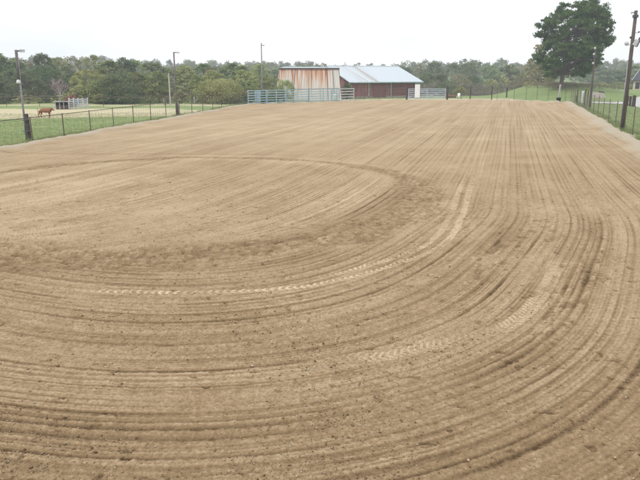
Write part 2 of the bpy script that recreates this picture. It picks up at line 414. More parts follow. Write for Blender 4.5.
# ---------- terrain ----------
MC = (X(563, 112), 112.0)
def terrain(x, y):
    h = np.zeros(x.shape)
    r = np.hypot((x-MC[0])/1.0, (y-MC[1])/1.25)
    bump = sm(13.5, 2.5, r)
    h += 2.0*bump*(1+.12*vn(x*.25, y*.25, 90))
    h += -4.5*sm(112, 165, y)*sm(-14, 8, x)+(-1.0)*sm(105, 160, y)*sm(8, -14, x)
    # pasture rising to the right behind the mound
    h += 2.2*sm(96, 150, y)*sm(46, 60, x)+1.8*sm(115, 165, y)*sm(46, 60, x)
    h += 9*sm(230, 420, y)*(1+.25*vn(x*.008, y*.004, 91))
    h += .10*vn(x*.12, y*.12, 92)*sm(2, 6, sdf(x, y))+.025*vn(x*.9, y*.9, 93)*sm(1, 3, sdf(x, y))
    s = sdf(x, y)
    h = np.where(s < -.15, h-.35*sm(-.15, -1.2, s), h)
    return h
def tz(x, y): return float(terrain(np.array([float(x)]), np.array([float(y)]))[0])
def ground():
    def axis(a, b, st, lo, hi):
        core = list(np.arange(a, b+.01, st)); s = st
        while core[-1] < hi: s *= 1.18; core.append(core[-1]+s)
        s = st
        while core[0] > lo: s *= 1.18; core.insert(0, core[0]-s)
        return np.array(core)
    ax = axis(-40, 62, .42, -1800, 1800); ay = axis(24, 124, .42, -900, 3000)
    gx, gy = np.meshgrid(ax, ay); x = gx.ravel(); y = gy.ravel(); z = terrain(x, y)
    wob = 3*vn(x*.12, y*.12, 94)
    band = sm(53, 58, y+wob*.6)*sm(73, 66, y+wob*.5)*sm(2, -6, x)*(.55+.45*sm(-12, -18, x))
    band2 = .55*sm(73, 76, y)*sm(84, 79, y)*sm(4, -4, x)
    strip = .85*sm(3.5, .2, sdf(x, y))*sm(86, 92, y)+.75*sm(6, 1, np.abs(y-97-.0*x))*sm(-4, 2, x)*sm(34, 26, x)
    near = .62*sm(1.6, .2, sdf(x, y))
    dry = np.clip(np.maximum.reduce([band, band2, strip, near]), 0, 1)+.18*sm(100, 160, y)
    r = np.hypot((x-MC[0]), (y-MC[1])/1.25)
    brush = .55*sm(11.5, 8.0, r)*sm(.55, .85, z/2.4+.2*vn(x*.5, y*.5, 95))
    brush = np.maximum(brush, .7*sm(103, 118, y)*sm(30, 22, x))
    i = np.arange(len(x)).reshape(gx.shape)
    f = np.stack([i[:-1, :-1].ravel(), i[:-1, 1:].ravel(), i[1:, 1:].ravel(), i[1:, :-1].ravel()], 1)
    o = npmesh('grass_ground', np.stack([x, y, z], 1), f, TURF, attrs={'dry': dry, 'brush': brush}, smooth=True)
    tag(o, kind='structure')
ground()

# gravel drive beyond the right fence
def drive():
    m = mat('drive_gravel', (.50, .49, .48), .95, scale=5, var=.12)
    top = [(592, 102.2), (612, 102.2), (628, 101.6), (634, 99.0), (650, 96.5), (700, 93.5)]
    bot = [(592, 103.2), (612, 103.6), (628, 104.8), (634, 107.2), (650, 110), (700, 118)]
    v = []; f = []
    for a, b in zip(top, bot):
        A = gp(*a); B = gp(*b)
        for k in range(9):
            p = A.lerp(B, k/8); v.append((p.x, p.y, tz(p.x, p.y)+.05))
    # subdivide along
    P = np.array(v).reshape(len(top), 9, 3); rows = []
    for i in range(len(top)-1):
        for j in range(12): rows.append(P[i]*(1-j/12)+P[i+1]*(j/12))
    rows.append(P[-1]); P = np.array(rows); x = P[..., 0].ravel(); y = P[..., 1].ravel()
    z = terrain(x, y)+.05
    n = len(rows); i = np.arange(n*9).reshape(n, 9)
    f = np.stack([i[:-1, :-1].ravel(), i[:-1, 1:].ravel(), i[1:, 1:].ravel(), i[1:, :-1].ravel()], 1)
    tag(npmesh('gravel_drive', np.stack([x, y, z], 1), f, m, smooth=True), kind='structure')
drive()

# ---------- loose clods, pebbles, straw bits on the dirt ----------
def clods():
    N = 105000
    Y = 1/rng.uniform(1/26, 1/4.0, N); Xx = rng.uniform(-1, 1, N)*(.6*Y+1.5)
    cl = vn(Xx*.7, Y*.9, 120)+.7*vn(Xx*2.5, Y*4, 121); k = cl > rng.uniform(-.8, 1.1, N); Xx = Xx[k]; Y = Y[k]; N = len(Y)
    h, _ = arena_fields(Xx, Y)
    s = np.exp(rng.normal(-5.65, .5, N)); s = np.clip(s, .0018, .019)*(1+Y/35)
    b = np.array([(1, 0, 0), (0, 1, 0), (-1, 0, 0), (0, -1, 0), (0, 0, .7), (0, 0, -.7)])
    v = b[None]*rng.uniform(.6, 1.3, (N, 6, 1)); a = rng.uniform(0, 2*PI, N)
    v[..., 0] *= rng.uniform(.7, 1.7, (N, 1))
    ca, sa = np.cos(a)[:, None], np.sin(a)[:, None]
    vx = v[..., 0]*ca-v[..., 1]*sa; vy = v[..., 0]*sa+v[..., 1]*ca
    v = np.stack([vx*s[:, None]+Xx[:, None], vy*s[:, None]+Y[:, None], v[..., 2]*s[:, None]+(.034+h+s*.3)[:, None]], 2)
    f0 = np.array([(0, 1, 4), (1, 2, 4), (2, 3, 4), (3, 0, 4), (1, 0, 5), (2, 1, 5), (3, 2, 5), (0, 3, 5)])
    f = (f0[None]+np.arange(N)[:, None, None]*6).reshape(-1, 3)
    tone = np.where(rng.random(N) < .5, rng.uniform(.6, .95, N), rng.uniform(.05, .5, N))
    o = npmesh('dirt_clods', v.reshape(-1, 3), f, SOIL, attrs={'tone': np.repeat(tone, 6), 'grey': np.repeat((tone > .85)*.5, 6)})
    tag(o, 'small dirt clods and pebbles scattered over the dragged soil', 'clods', kind='stuff')
clods()

# ---------- grass blades ----------
def blades(name, label, pts, hgt, wd, m, n=4):
    N = len(pts); x = np.repeat(pts[:, 0], n)+rng.normal(0, .05, N*n); y = np.repeat(pts[:, 1], n)+rng.normal(0, .05, N*n)
    z = terrain(x, y)-.02; M = N*n; a = rng.uniform(0, 2*PI, M); hh = hgt*rng.uniform(.5, 1.4, M)*np.repeat(rng.uniform(.5, 1.3, N), n); w = wd*rng.uniform(.6, 1.3, M)
    lx = rng.normal(0, .4, M)*hh; ly = rng.normal(0, .4, M)*hh
    v = np.empty((M, 3, 3)); v[:, 0] = np.stack([x-np.cos(a)*w, y-np.sin(a)*w, z], 1); v[:, 1] = np.stack([x+np.cos(a)*w, y+np.sin(a)*w, z], 1); v[:, 2] = np.stack([x+lx, y+ly, z+hh], 1)
    o = npmesh(name, v.reshape(-1, 3), np.arange(M*3).reshape(-1, 3), m, attrs={'tint': np.repeat(rng.random(M), 3)})
    tag(o, label, 'grass', kind='stuff')
G1 = leaf_mat('grass_blade', (.14, .20, .07), (.23, .29, .11), (.36, .35, .19), .3, 0)
def scatter(N, xf, y0, y1):
    y = rng.uniform(y0, y1, N); a, b = xf; u = rng.random(N); x = a(y)+(b(y)-a(y))*u
    p = np.stack([x, y], 1); s = sdf(p[:, 0], p[:, 1]); return p[s > .02]
blades('field_grass', 'short green pasture grass growing outside the left arena fence', scatter(26000, (lambda y: -.62*y-4, lambda y: lineX(LA, LB, y)), 26, 62), .075, .012, G1)
blades('verge_grass', 'short bright green grass growing outside the right arena fence', scatter(26000, (lambda y: lineX(RA, RB, y), lambda y: .64*y+4), 28, 92), .085, .014, G1)
def edge_pts(N, A, B, y0, y1, lo, hi, sgn):
    y = rng.uniform(y0, y1, N); x = lineX(A, B, y)+sgn*rng.uniform(lo, hi, N)**1.0; k = vn(x*.8, y*.8, 130)+.4*vn(x*3, y*3, 131) > rng.uniform(-.6, .7, N)
    return np.stack([x[k], y[k]], 1)
blades('edge_weeds', 'uneven weeds and taller grass along the left arena fence', edge_pts(4200, LA, LB, 26, 79, .15, .9, -1), .21, .016, G1, 5)
blades('edge_weeds', 'uneven weeds and taller grass along the right arena fence', edge_pts(5200, RA, RB, 28, 86, .2, 1.1, 1), .20, .016, G1, 5)
G2 = leaf_mat('dry_grass_blade', (.15, .19, .08), (.26, .25, .15), (.36, .31, .22), .3, 0)
aa = rng.uniform(0, 2*PI, 9000); rr = np.sqrt(rng.random(9000))*10.5
pp = np.stack([MC[0]+rr*np.cos(aa), MC[1]+rr*1.25*np.sin(aa)], 1); pp = pp[(terrain(pp[:, 0], pp[:, 1]) > 1.35+.8*rng.random(9000)) & (pp[:, 1] < 116)]
blades('mound_brush', 'tangled brown brush covering the top of the grassy mound', pp, .30, .03, G2, 5)

# ---------- trees ----------
def crown_mesh(name, centres, rad, per, size, m, parent=None, tintc=None, flat=.75, droop=.0, fall=.45):
    K = len(centres); tc = rng.random(K) if tintc is None else tintc
    d = rng.normal(size=(K, per, 3)); d /= np.linalg.norm(d, axis=2, keepdims=True); d *= (rng.random((K, per, 1))**fall)*rad[:, None, None]
    d[..., 2] *= flat
    p = (centres[:, None]+d).reshape(-1, 3); M = len(p)
    a = rng.normal(size=(M, 3)); a /= np.linalg.norm(a, axis=1, keepdims=True)
    a[:, 2] -= droop; b = np.cross(a, rng.normal(size=(M, 3))); b /= np.linalg.norm(b, axis=1, keepdims=True)
    s = (size*rng.uniform(.55, 1.35, M))[:, None]
    v = np.stack([p-a*s, p+b*s*.55, p+a*s, p-b*s*.55], 1).reshape(-1, 3)
    tint = np.clip(np.repeat(tc, per)*.75+rng.random(M)*.35-.05, 0, 1)
    return npmesh(name, v, np.arange(M*4).reshape(-1, 4), m, parent, {'tint': np.repeat(tint, 4)})
def limbs(mb, base, top, r, targets, n=6):
    base = Vector(base); top = Vector(top)
    mid = base.lerp(top, .5)+Vector((random.uniform(-.02, .02), random.uniform(-.02, .02), 0))*(top-base).length
    mb.tube([base-Vector((0, 0, .15)), base+Vector((0, 0, .05*r)), base.lerp(mid, .3), mid, top], [r*1.45, r*1.2, r, r*.75, r*.2], n)
    for t in targets:
        t = Vector(t); k = max(.25, min(.95, (t.z-base.z)/(top.z-base.z)*.72)); s = base.lerp(top, k*random.uniform(.75, 1))
        m_ = s.lerp(t, .5)+Vector((0, 0, -.06*(t-s).length)); rr_ = r*(1-k)*.45+.02*r
        mb.tube([s, m_, t], [rr_*1.3, rr_*.8, rr_*.25], 5, False)
def make_tree(name, kind):
    """unit trees about 1 high, 0.8 wide; scaled per copy"""
    root = thing(name, '', 'tree')
    K = {'round': 95, 'dense': 110, 'tall': 90, 'open': 62, 'shrub': 70}[kind]
    z0, z1, w = {'round': (.16, 1, .42), 'dense': (.06, 1, .40), 'tall': (.2, 1, .28), 'open': (.28, 1, .38), 'shrub': (.02, 1, .62)}[kind]
    lobes = [(random.uniform(0, 2*PI), random.uniform(.35, .95), random.uniform(.75, 1.2)) for _ in range(6)]
    cs = []
    while len(cs) < K:
        t = random.random(); a = random.uniform(0, 2*PI)
        prof = math.sin(PI*min(1, max(.0, t*.86+.14)))**.6 if kind != 'tall' else math.sin(PI*min(1, t*.8+.2))**.8
        k = 1.0
        for la, lt, ls in lobes:
            dd = math.cos(a-la)*.5+.5; k *= 1+(ls-1)*dd*math.exp(-((t-lt)/.3)**2)
        r = w*prof*k*math.sqrt(random.uniform(.3, 1))
        cs.append((r*math.cos(a), r*math.sin(a), z0+(z1-z0)*t*(.93+.07*k)))
    cs = np.array(cs); rad = rng.uniform(.05, .105, K)*(1.15 if kind == 'dense' else 1)
    mt = {'round': 'olive', 'dense': 'dark', 'tall': 'mid', 'open': 'autumn', 'shrub': 'pale'}[kind]
    if kind != 'shrub':
        mb = MB(); limbs(mb, (0, 0, 0), (0, 0, .88), .028, [cs[i] for i in rng.choice(K, 16, False)])
        mb.build('trunk', MATS['bark'], root, smooth=True)
    else:
        mb = MB()
        for i in rng.choice(K, 9, False): mb.tube([(0, 0, -.02), tuple(cs[i]*.5+np.array([0, 0, .05])), tuple(cs[i])], [.018, .012, .005], 5, False)
        mb.build('stem', MATS['bark'], root)
    crown_mesh('crown', cs, rad, 46 if kind != 'open' else 34, .021 if kind != 'open' else .018, MATS[mt], root)
    return root
mat('bark', (.16, .13, .11), .9, scale=6, stretch=(3, 3, .5), bump=.4)
mat('pale_bark', (.36, .33, .31), .9, scale=4, stretch=(3, 3, .5))
leaf_mat('olive', (0.153, 0.190, 0.069), (0.290, 0.321, 0.131), (0.444, 0.459, 0.207), objvar=.28)
leaf_mat('dark', (0.084, 0.123, 0.064), (0.161, 0.215, 0.107), (0.276, 0.329, 0.168), objvar=.28)
leaf_mat('mid', (0.131, 0.183, 0.084), (0.230, 0.290, 0.131), (0.367, 0.413, 0.199), objvar=.28)
leaf_mat('autumn', (.16, .17, .09), (.27, .26, .15), (.38, .35, .21), objvar=.22)
leaf_mat('pale', (0.222, 0.264, 0.097), (0.375, 0.404, 0.166), (0.514, 0.529, 0.251), objvar=.2)
KINDS = ['round', 'dense', 'tall', 'open', 'shrub']
PROTO = {k: [] for k in KINDS}
USED = {}
NM = {'round': 'broadleaf_tree', 'dense': 'dense_tree', 'tall': 'slender_tree', 'open': 'thin_crowned_tree', 'shrub': 'bushy_tree'}
DESC = {'round': 'rounded olive tree', 'dense': 'dense dark green tree', 'tall': 'tall narrow green tree', 'open': 'thin brownish tree', 'shrub': 'bushy yellow green tree'}
ORD = ['first', 'second', 'third', 'fourth', 'fifth', 'sixth', 'seventh', 'eighth', 'ninth', 'tenth', 'eleventh', 'twelfth', 'thirteenth', 'fourteenth', 'fifteenth', 'sixteenth', 'seventeenth', 'eighteenth', 'nineteenth', 'twentieth', 'twenty-first', 'twenty-second', 'twenty-third', 'twenty-fourth', 'twenty-fifth', 'twenty-sixth', 'twenty-seventh', 'twenty-eighth', 'twenty-ninth', 'thirtieth']
for k in KINDS:
    for _ in range(3): PROTO[k].append(make_tree(NM[k], k))
def plant(kind, px, Y, ytop, width, label, group, yoff=0):
    pi = random.randrange(3); p = PROTO[kind][pi]
    x = X(px, Y); g = tz(x, Y); hgt = Z(ytop, Y)-g; w = width
    base = {'round': .84, 'dense': .8, 'tall': .56, 'open': .76, 'shrub': 1.24}[kind]
    sc = (w/base, w/base, hgt); loc = (x, Y, g); rz = random.uniform(0, 2*PI)
    if (kind, pi) not in USED:
        USED[(kind, pi)] = 1; p.location = loc; p.scale = sc; p.rotation_euler = (0, 0, rz); p['label'] = label; o = p
    else: o = dup(p, loc, rz, sc, label)
    o['group'] = group
    return o
def top_prof(px):
    P = [(-90, 60), (0, 54), (15, 60), (28, 60), (40, 56), (50, 54), (65, 60), (75, 57), (90, 56), (102, 55), (112, 60), (125, 59), (135, 61), (150, 66), (157, 63), (166, 68), (185, 67), (200, 65), (215, 66), (230, 63), (245, 65), (262, 64), (300, 65), (312, 61), (325, 65), (345, 64), (362, 64), (380, 65), (400, 64), (412, 60), (425, 61), (440, 62), (460, 61), (475, 58), (485, 62), (500, 58), (510, 62), (540, 63), (600, 63), (612, 60), (640, 61), (720, 60)]
    return float(np.interp(px, [p[0] for p in P], [p[1] for p in P]))
def row(name, group, x0, x1, step, Yr, tf, wr, kinds, limit_desc):
    px = x0; items = []
    while px < x1:
        items.append((px+random.uniform(-.2, .2)*step, random.choice(kinds))); px += step*random.uniform(.8, 1.2)
    vis = [it for it in items if -4 <= it[0] <= 644]; cnt = 0
    for (q, k) in items:
        Y = random.uniform(*Yr); w = random.uniform(*wr)
        if -4 <= q <= 644:
            lab = f'{DESC[k]}, {ORD[cnt]} from left in {limit_desc}'; cnt += 1
        else: lab = f'{DESC[k]} beyond the end of {limit_desc}'
        plant(k, q, Y, tf(q), w, lab, group)
j = lambda a: random.uniform(-a, a)
row('', 'trees in the back row of the left treeline', -75, 262, 15.5, (104, 116), lambda p: top_prof(p)+j(1.6), (4.6, 6.8), ['round', 'dense', 'tall', 'tall', 'open', 'round'], 'back row of left treeline')
row('', 'trees in the front row of the left treeline', -70, 268, 15.5, (85, 96), lambda p: 74+j(5)-(3 if p < 120 else 0), (3.6, 5.2), ['round', 'round', 'dense', 'shrub', 'dense', 'round'], 'front row of left treeline')
row('', 'low shrubs along the foot of the left treeline', -60, 275, 17, (80.5, 84), lambda p: 94+j(4), (2.4, 3.6), ['shrub', 'dense', 'open', 'round'], 'low row before left treeline')
row('', 'trees behind the barn', 262, 540, 17, (172, 198), lambda p: top_prof(p)+3+j(2.4), (7, 10), ['dense', 'tall', 'round', 'dense', 'open'], 'tall far row behind barn')
row('', 'brushy trees behind the far fence', 268, 545, 15, (126, 146), lambda p: 78+j(4), (4.2, 6.5), ['open', 'open', 'round', 'dense', 'shrub', 'open'], 'nearer brushy row behind barn')
row('', 'trees on the slope at the right', 596, 690, 14, (205, 235), lambda p: 68+j(3), (9, 12), ['dense', 'dense', 'tall'], 'dark tree row behind cottage')
row('', 'bushes at the right pasture edge', 602, 690, 13, (150, 165), lambda p: 84+j(2.5), (4, 6), ['shrub', 'shrub', 'round'], 'bush row topping right pasture')
# individually recognisable ones
def bush(px, Y, ytop, w, m, label, group, K=60, per=60, leaf=.07, name='round_bush'):
    x = X(px, Y); g = tz(x, Y); hh = Z(ytop, Y)-g; r = thing(name, label, 'bush', (x, Y, g), 0, group)
    cs = []
    for _ in range(K):
        a = random.uniform(0, 2*PI); u = random.random()**.6; t = random.uniform(.08, 1); rr_ = math.sqrt(max(0.02, 1-((t-.42)/.62)**2))*w/2*.86*math.sqrt(u)
        cs.append((rr_*math.cos(a), rr_*math.sin(a), hh*t*.93))
    cs = np.array(cs); mb = MB()
    for k in rng.choice(K, 8, False): mb.tube([(0, 0, -.1), tuple(cs[k]*.5), tuple(cs[k])], [.05, .03, .01], 5, False)
    mb.build('stem', MATS['bark'], r); crown_mesh('foliage', cs, rng.uniform(.10, .17, K)*w, per, leaf, MATS[m], r)
bush(221, 83, 81, 7.0, 'pale', 'wide pale yellow green bush beyond the left end of the teal panels', 'trees in the front row of the left treeline', 130, 70, .11)
bush(120, 84, 74, 6.0, 'dark', 'large dark green bushy tree right of the pale slatted pen', 'trees in the front row of the left treeline', 110, 70, .11, 'bushy_tree')
bush(100, 85, 80, 5.5, 'olive', 'large olive bushy tree behind the right end of the pale slatted pen', 'trees in the front row of the left treeline', 110, 70, .11, 'bushy_tree')
bush(459.5, 114, 86, 2.4, 'pale', 'small pale bush behind the white calf', 'bushes behind the far fence')
bush(449, 118, 80, 4.2, 'dark', 'dark bush behind the brown log right of the gate', 'bushes behind the far fence')
bush(347.3, 98.3, 83.2, 1.9, 'dark', 'dark green bush at the barn corner beside the rusty shed', 'bushes by the sheds')
bush(284.5, 91.8, 78.6, 3.1, 'pale', 'small round green bush in front of the rusty shed', 'bushes by the sheds', 80, 90, .06)

def far_wood():
    # wooded ridge too far off to count its trees
    v = []; cs = []; rd = []
    for i in range(430):
        Y = random.uniform(250, 400); px = random.uniform(-140, 780); x = X(px, Y); g = tz(x, Y)
        top = Z(top_prof(px)+random.uniform(-1.2, 3.5)+(0 if Y > 300 else 2.5), Y)
        w = random.uniform(4, 7)
        for k in range(9):
            a = random.uniform(0, 2*PI); r = w*.5*math.sqrt(random.random()); t = random.random()
            zc = g+(max(top-g, 4))*(.2+.72*t); cs.append((x+r*math.cos(a)*(1-.5*t), Y+r*math.sin(a), zc)); rd.append(random.uniform(1.0, 1.9))
    o = crown_mesh('far_wood', np.array(cs), np.array(rd), 42, .42, MATS['mid'], flat=.9)
    tag(o, 'distant bluish wooded ridge along the skyline', 'woods', kind='stuff')
far_wood()
def understory():
    N = 900; px = rng.uniform(-110, 285, N); Y = rng.uniform(83, 100, N); x = np.array([X(a, b) for a, b in zip(px, Y)])
    c = np.stack([x, Y, terrain(x, Y)+rng.uniform(.1, 1.3, N)], 1)
    o = crown_mesh('undergrowth', c, rng.uniform(.3, .8, N), 34, .10, leaf_mat('brush_leaf', (.07, .065, .045), (.12, .11, .07), (.19, .17, .11)))
    tag(o, 'dark tangled undergrowth below the left treeline', 'undergrowth', kind='stuff')
    N = 1100; px = rng.uniform(350, 560, N); Y = rng.uniform(120, 150, N); x = np.array([X(a, b) for a, b in zip(px, Y)])
    c = np.stack([x, Y, terrain(x, Y)+rng.uniform(.1, 2.4, N)], 1)
    o = crown_mesh('valley_brush', c, rng.uniform(.4, 1.0, N), 32, .13, leaf_mat('grey_brush', (.14, .13, .095), (.24, .215, .17), (.34, .30, .24)))
    tag(o, 'greyish leafless brush filling the low ground beyond the far fence', 'brush', kind='stuff')
understory()

leaf_mat('rusty', (.24, .13, .07), (.36, .20, .11), (.46, .30, .17), .3, 0)
# bare pinkish tree by the pen
def bare_tree(px, Y, ytop, label):
    x = X(px, Y); g = tz(x, Y); hh = Z(ytop, Y)-g
    r = thing('bare_tree', label, 'tree', (x, Y, g)); mb = MB(); tw = MB()
    def grow(p, d, ln, rad, lev):
        q = p+d*ln; mb_ = mb if lev < 2 else tw
        mb_.tube([p, p.lerp(q, .5)+Vector((j(.05), j(.05), 0))*ln, q], [rad, rad*.8, rad*.6], 5 if lev < 2 else 3, False)
        if lev < 5:
            for _ in range(3 if lev else 6):
                n_ = (d+Vector((j(.75), j(.75), j(.35)+.12))).normalized(); grow(p.lerp(q, random.uniform(.6, 1)), n_, ln*random.uniform(.62, .8), rad*.6, lev+1)
    grow(Vector((0, 0, -.1)), Vector((0, 0, 1)), hh*.36, .10, 0)
    mb.build('trunk', MATS['pale_bark'], r); tw.build('twigs', mat('pinkish_twigs', (.38, .30, .29), .9), r)
bare_tree(61, 78, 77, 'bare pinkish grey tree behind the grey livestock shelter')
bush(72, 74, 95, 1.5, 'rusty', 'small orange brown bush behind the pale slatted pen', 'bushes by the sheds')

# big maple on the mound
leaf_mat('maple', (0.040, 0.083, 0.020), (0.083, 0.143, 0.037), (0.220, 0.264, 0.110), .25, 0)
def maple():
    Y = 104.5; x = X(560, Y); g = tz(x, Y)
    r = thing('maple_tree', 'big rounded dark green tree standing on the mound behind the fence corner', 'tree', (x, Y, g))
    yy = [77, 70, 62, 50, 38, 26, 16, 8, 1]; lf = [548, 540, 536, 533.5, 533, 533, 541, 549, 561]; rt = [580, 588, 597, 603, 606, 606, 602, 594, 578]
    cs = []; rd = []; big = []
    for _ in range(185):
        y_ = random.uniform(3, 73); l_, r_ = np.interp(y_, yy[::-1], lf[::-1]), np.interp(y_, yy[::-1], rt[::-1])
        a = random.uniform(0, 2*PI); q = math.sqrt(random.uniform(.3, 1))*.93; cx = (l_+r_)/2+(r_-l_)/2*q*math.cos(a)
        hw = (r_-l_)/2/F*108
        big.append((X(cx, Y)-x, hw*q*math.sin(a), Z(y_, Y)-g, random.uniform(.6, 1.3)))
    for bx, by, bz, br in big:
        for _ in range(int(9*br)):
            d = Vector((random.gauss(0, 1), random.gauss(0, 1), random.gauss(0, .75))).normalized()*br*random.uniform(.4, 1)
            zz = bz+d.z*.8
            cs.append((bx+d.x, by+d.y, zz)); rd.append(random.uniform(.35, .75))
    cs = np.array(cs)
    # keep inside the outline
    k = (cs[:, 2] > Z(77, Y)-g) & (cs[:, 2] < Z(-1, Y)-g); cs = cs[k]; rd = np.array(rd)[k]
    mb = MB(); tg = [b[:3] for b in big]
    limbs(mb, (0, 0, 0), (.5, 0, Z(18, Y)-g), .30, tg, 10)
    mb.build('trunk', MATS['bark'], r, smooth=True)
    tint = rng.random(len(cs))**1.05
    crown_mesh('crown', cs, rd, 64, .135, MATS['maple'], r, tintc=tint, flat=.65, fall=.7)
maple()
def side_tree():
    Y = 121.0; x = X(537, Y); g = tz(x, Y)
    r = thing('yellowing_tree', 'yellow green spreading tree with thin upper twigs left of the big dark tree', 'tree', (x, Y, g))
    yy = [94, 85, 76, 68, 60, 52, 45]; lf = [519, 517, 521, 524, 527, 531, 532]; rt = [557, 560, 556, 550, 546, 543, 540]
    cs = []; rd = []
    for _ in range(330):
        y_ = 94-49*random.random()**1.35; l_, r_ = np.interp(y_, yy[::-1], lf[::-1]), np.interp(y_, yy[::-1], rt[::-1]); a = random.uniform(0, 2*PI); q = math.sqrt(random.random())
        cs.append((X((l_+r_)/2+(r_-l_)/2*q*math.cos(a), Y)-x, 3.2*q*math.sin(a), Z(y_, Y)-g)); rd.append(random.uniform(.25, .6)*(1 if y_ > 62 else .55))
    cs = np.array(cs); mb = MB(); limbs(mb, (0, 0, 0), (0, 0, Z(47, Y)-g), .16, [cs[i] for i in rng.choice(len(cs), 34, False)])
    mb.build('trunk', MATS['bark'], r, smooth=True)
    crown_mesh('crown', cs, np.array(rd), 34, .14, leaf_mat('yellowing', (.20, .21, .08), (.34, .33, .16), (.44, .41, .22), .3, 0), r)
side_tree()

# ---------- fences ----------
def wire_fence(name, label, P, hgt, spacing, skip=(), thick=(), rail=True, wires=5, stays=.6, px_posts=None, toprad=.022, wr=.005):
    """P list of (x,y) corner points; posts as separate parts"""
    r = thing(name, label, 'fence', (P[0][0], P[0][1], tz(*P[0]))); o = Vector(r.location)
    P = [Vector((a, b, 0)) for a, b in P]
    L = [0]
    for a, b in zip(P, P[1:]): L.append(L[-1]+(b-a).length)
    def at(s):
        for i in range(len(P)-1):
            if s <= L[i+1] or i == len(P)-2:
                p = P[i].lerp(P[i+1], (s-L[i])/(L[i+1]-L[i])); return Vector((p.x, p.y, tz(p.x, p.y)))-o
    ss = px_posts if px_posts else list(np.arange(0, L[-1]+.01, L[-1]/max(1, round(L[-1]/spacing))))
    proto = {}
    for i, s in enumerate(ss):
        s = min(max(s, 0), L[-1]); big = i in thick; rr = (.075 if big else .028)*random.uniform(.9, 1.1); p = at(s)
        lean = Vector((j(.03), j(.03), 1))*(hgt+(.12 if big else .05)+j(.04))
        MB().tube([p-Vector((0, 0, .2)), p+lean*.5, p+lean], [rr, rr, rr*.92], 8).build('post', M_WOOD2 if big else M_TPOST, r)
    n = max(2, int(L[-1]/1.5)); line = [at(L[-1]*k/n) for k in range(n+1)]
    if rail:
        MB().tube([p+Vector((0, 0, hgt-.03)) for p in line], toprad, 6).build('top_rail', M_TPOST, r)
    w = MB()
    for k in range(wires):
        zz = hgt*(.08+.84*k/(wires-1)) if wires > 1 else hgt*.9
        w.tube([p+Vector((j(.01), j(.01), zz+j(.015))) for p in line], wr, 3, False)
    if stays:
        s = stays
        while s < L[-1]:
            p = at(s); w.tube([p+Vector((0, 0, .06)), p+Vector((j(.015), 0, hgt*.93))], wr, 3, False); s += stays
    w.build('wire_mesh', M_WIRE, r)
    return r
def off(Y, A, B, d): return (lineX(A, B, Y)+d, Y)
lf = [off(12, LA, LB, -.35), off(31, LA, LB, -.35), off(60, LA, LB, -.35), (LB[0]-.3, LB[1]+.2)]
wire_fence('wire_fence', 'thin posted wire fence with a top rail along the left side of the arena', lf, 1.35, 3.15, stays=.45, thick=(0,))
rf = [off(6, RA, RB, .55), off(40, RA, RB, .55), (33.4, 86.6)]
wire_fence('wire_fence', 'tall wire mesh fence along the right side of the arena beside the green verge', rf, 1.68, 3.9, thick=(20,), rail=False, stays=.5, wires=6, wr=.007)
# far side, running behind the teal panels to the gate
g0 = gp(407, 99.5); g1 = gp(446.5, 99.5)
wire_fence('wire_fence', 'dark railed wire fence running behind the teal panels to the gate', [(LB[0]-.3, LB[1]+.35), (5.0, 91.6), (g0.x-.15, g0.y)], 1.78, 2.6, thick=(99,), stays=.9, wires=4)
def fl(px): 
    t = (px-446.5)/(575-446.5)
    return gp(px, 99.5+1.3*t)
pts = [fl(447), fl(470), fl(491), fl(520), fl(559), Vector((33.4, 86.8, 0))]
pp_ = [(p.x, p.y) for p in pts]
cum = [0]
for a, b in zip(pts, pts[1:]): cum.append(cum[-1]+(b-a).length)
def s_of(px): return float(np.interp(px, [447, 470, 491, 520, 559, 577], cum))
wire_fence('wire_fence', 'dark posted wire fence between the gate and the fence corner below the mound', pp_, 1.85, 3, thick=(0, 2, 3), rail=True, stays=1.1, wires=4, toprad=.014,
           px_posts=[s_of(q) for q in (447, 461, 470, 491.5, 497, 514, 526, 537, 548, 559, 568, 576)])
# thick posts further back
def post_thing(px, ybase, ytop, rad, m, name, label, cat='post', group=None, sq=False):
    p = gp(px, ybase); g = tz(p.x, p.y); hh = Z(ytop, p.y)-g
    mb = MB()
    if sq: mb.box((0, 0, hh/2-.1), (rad*2, rad*2, hh+.2))
    else: mb.tube([(0, 0, -.2), (j(.02), j(.02), hh*.5), (j(.03), 0, hh)], [rad*1.05, rad, rad*.93], 10)
    o = mb.build(name, m, loc=(p.x, p.y, g), bevel=.01); tag(o, label, cat, group); return o
post_thing(506.5, 97.5, 87, .11, M_WOOD2, 'wooden_post', 'dark wooden post standing in the grass behind the far fence')
post_thing(582, 103.4, 91, .13, M_WHITE, 'white_post', 'white post at the far right corner of the arena', sq=True)
post_thing(584.3, 106.5, 89.5, .075, M_WOOD2, 'wooden_post', 'tall thin dark post just right of the white corner post')
post_thing(575.8, 102.2, 95.5, .08, M_WOOD2, 'wooden_post', 'short dark post left of the white corner post')
post_thing(587.3, 105.5, 90.5, .06, M_WOOD2, 'wooden_post', 'dark post beside the base of the shorter right light pole')
post_thing(627, 106, 95.8, .12, M_WOOD2, 'wooden_post', 'leftmost of the three thick dark posts by the gravel drive', group='posts by the gravel drive')
post_thing(629.8, 106.5, 96.2, .14, M_WOOD2, 'wooden_post', 'middle of the three thick dark posts by the gravel drive', group='posts by the gravel drive')
post_thing(633.2, 107.2, 95.4, .2, M_WOOD2, 'wooden_post', 'thickest rightmost dark post by the gravel drive', group='posts by the gravel drive')
post_thing(559, 99.6, 84.5, .12, mat('bleached_post', (.52, .49, .43), .8), 'pale_post', 'pale bleached post with a black tub at its foot')
post_thing(194.6, 103.6, 97.2, .11, M_WHITE, 'pale_post', 'short pale post in the field behind the second left light pole')
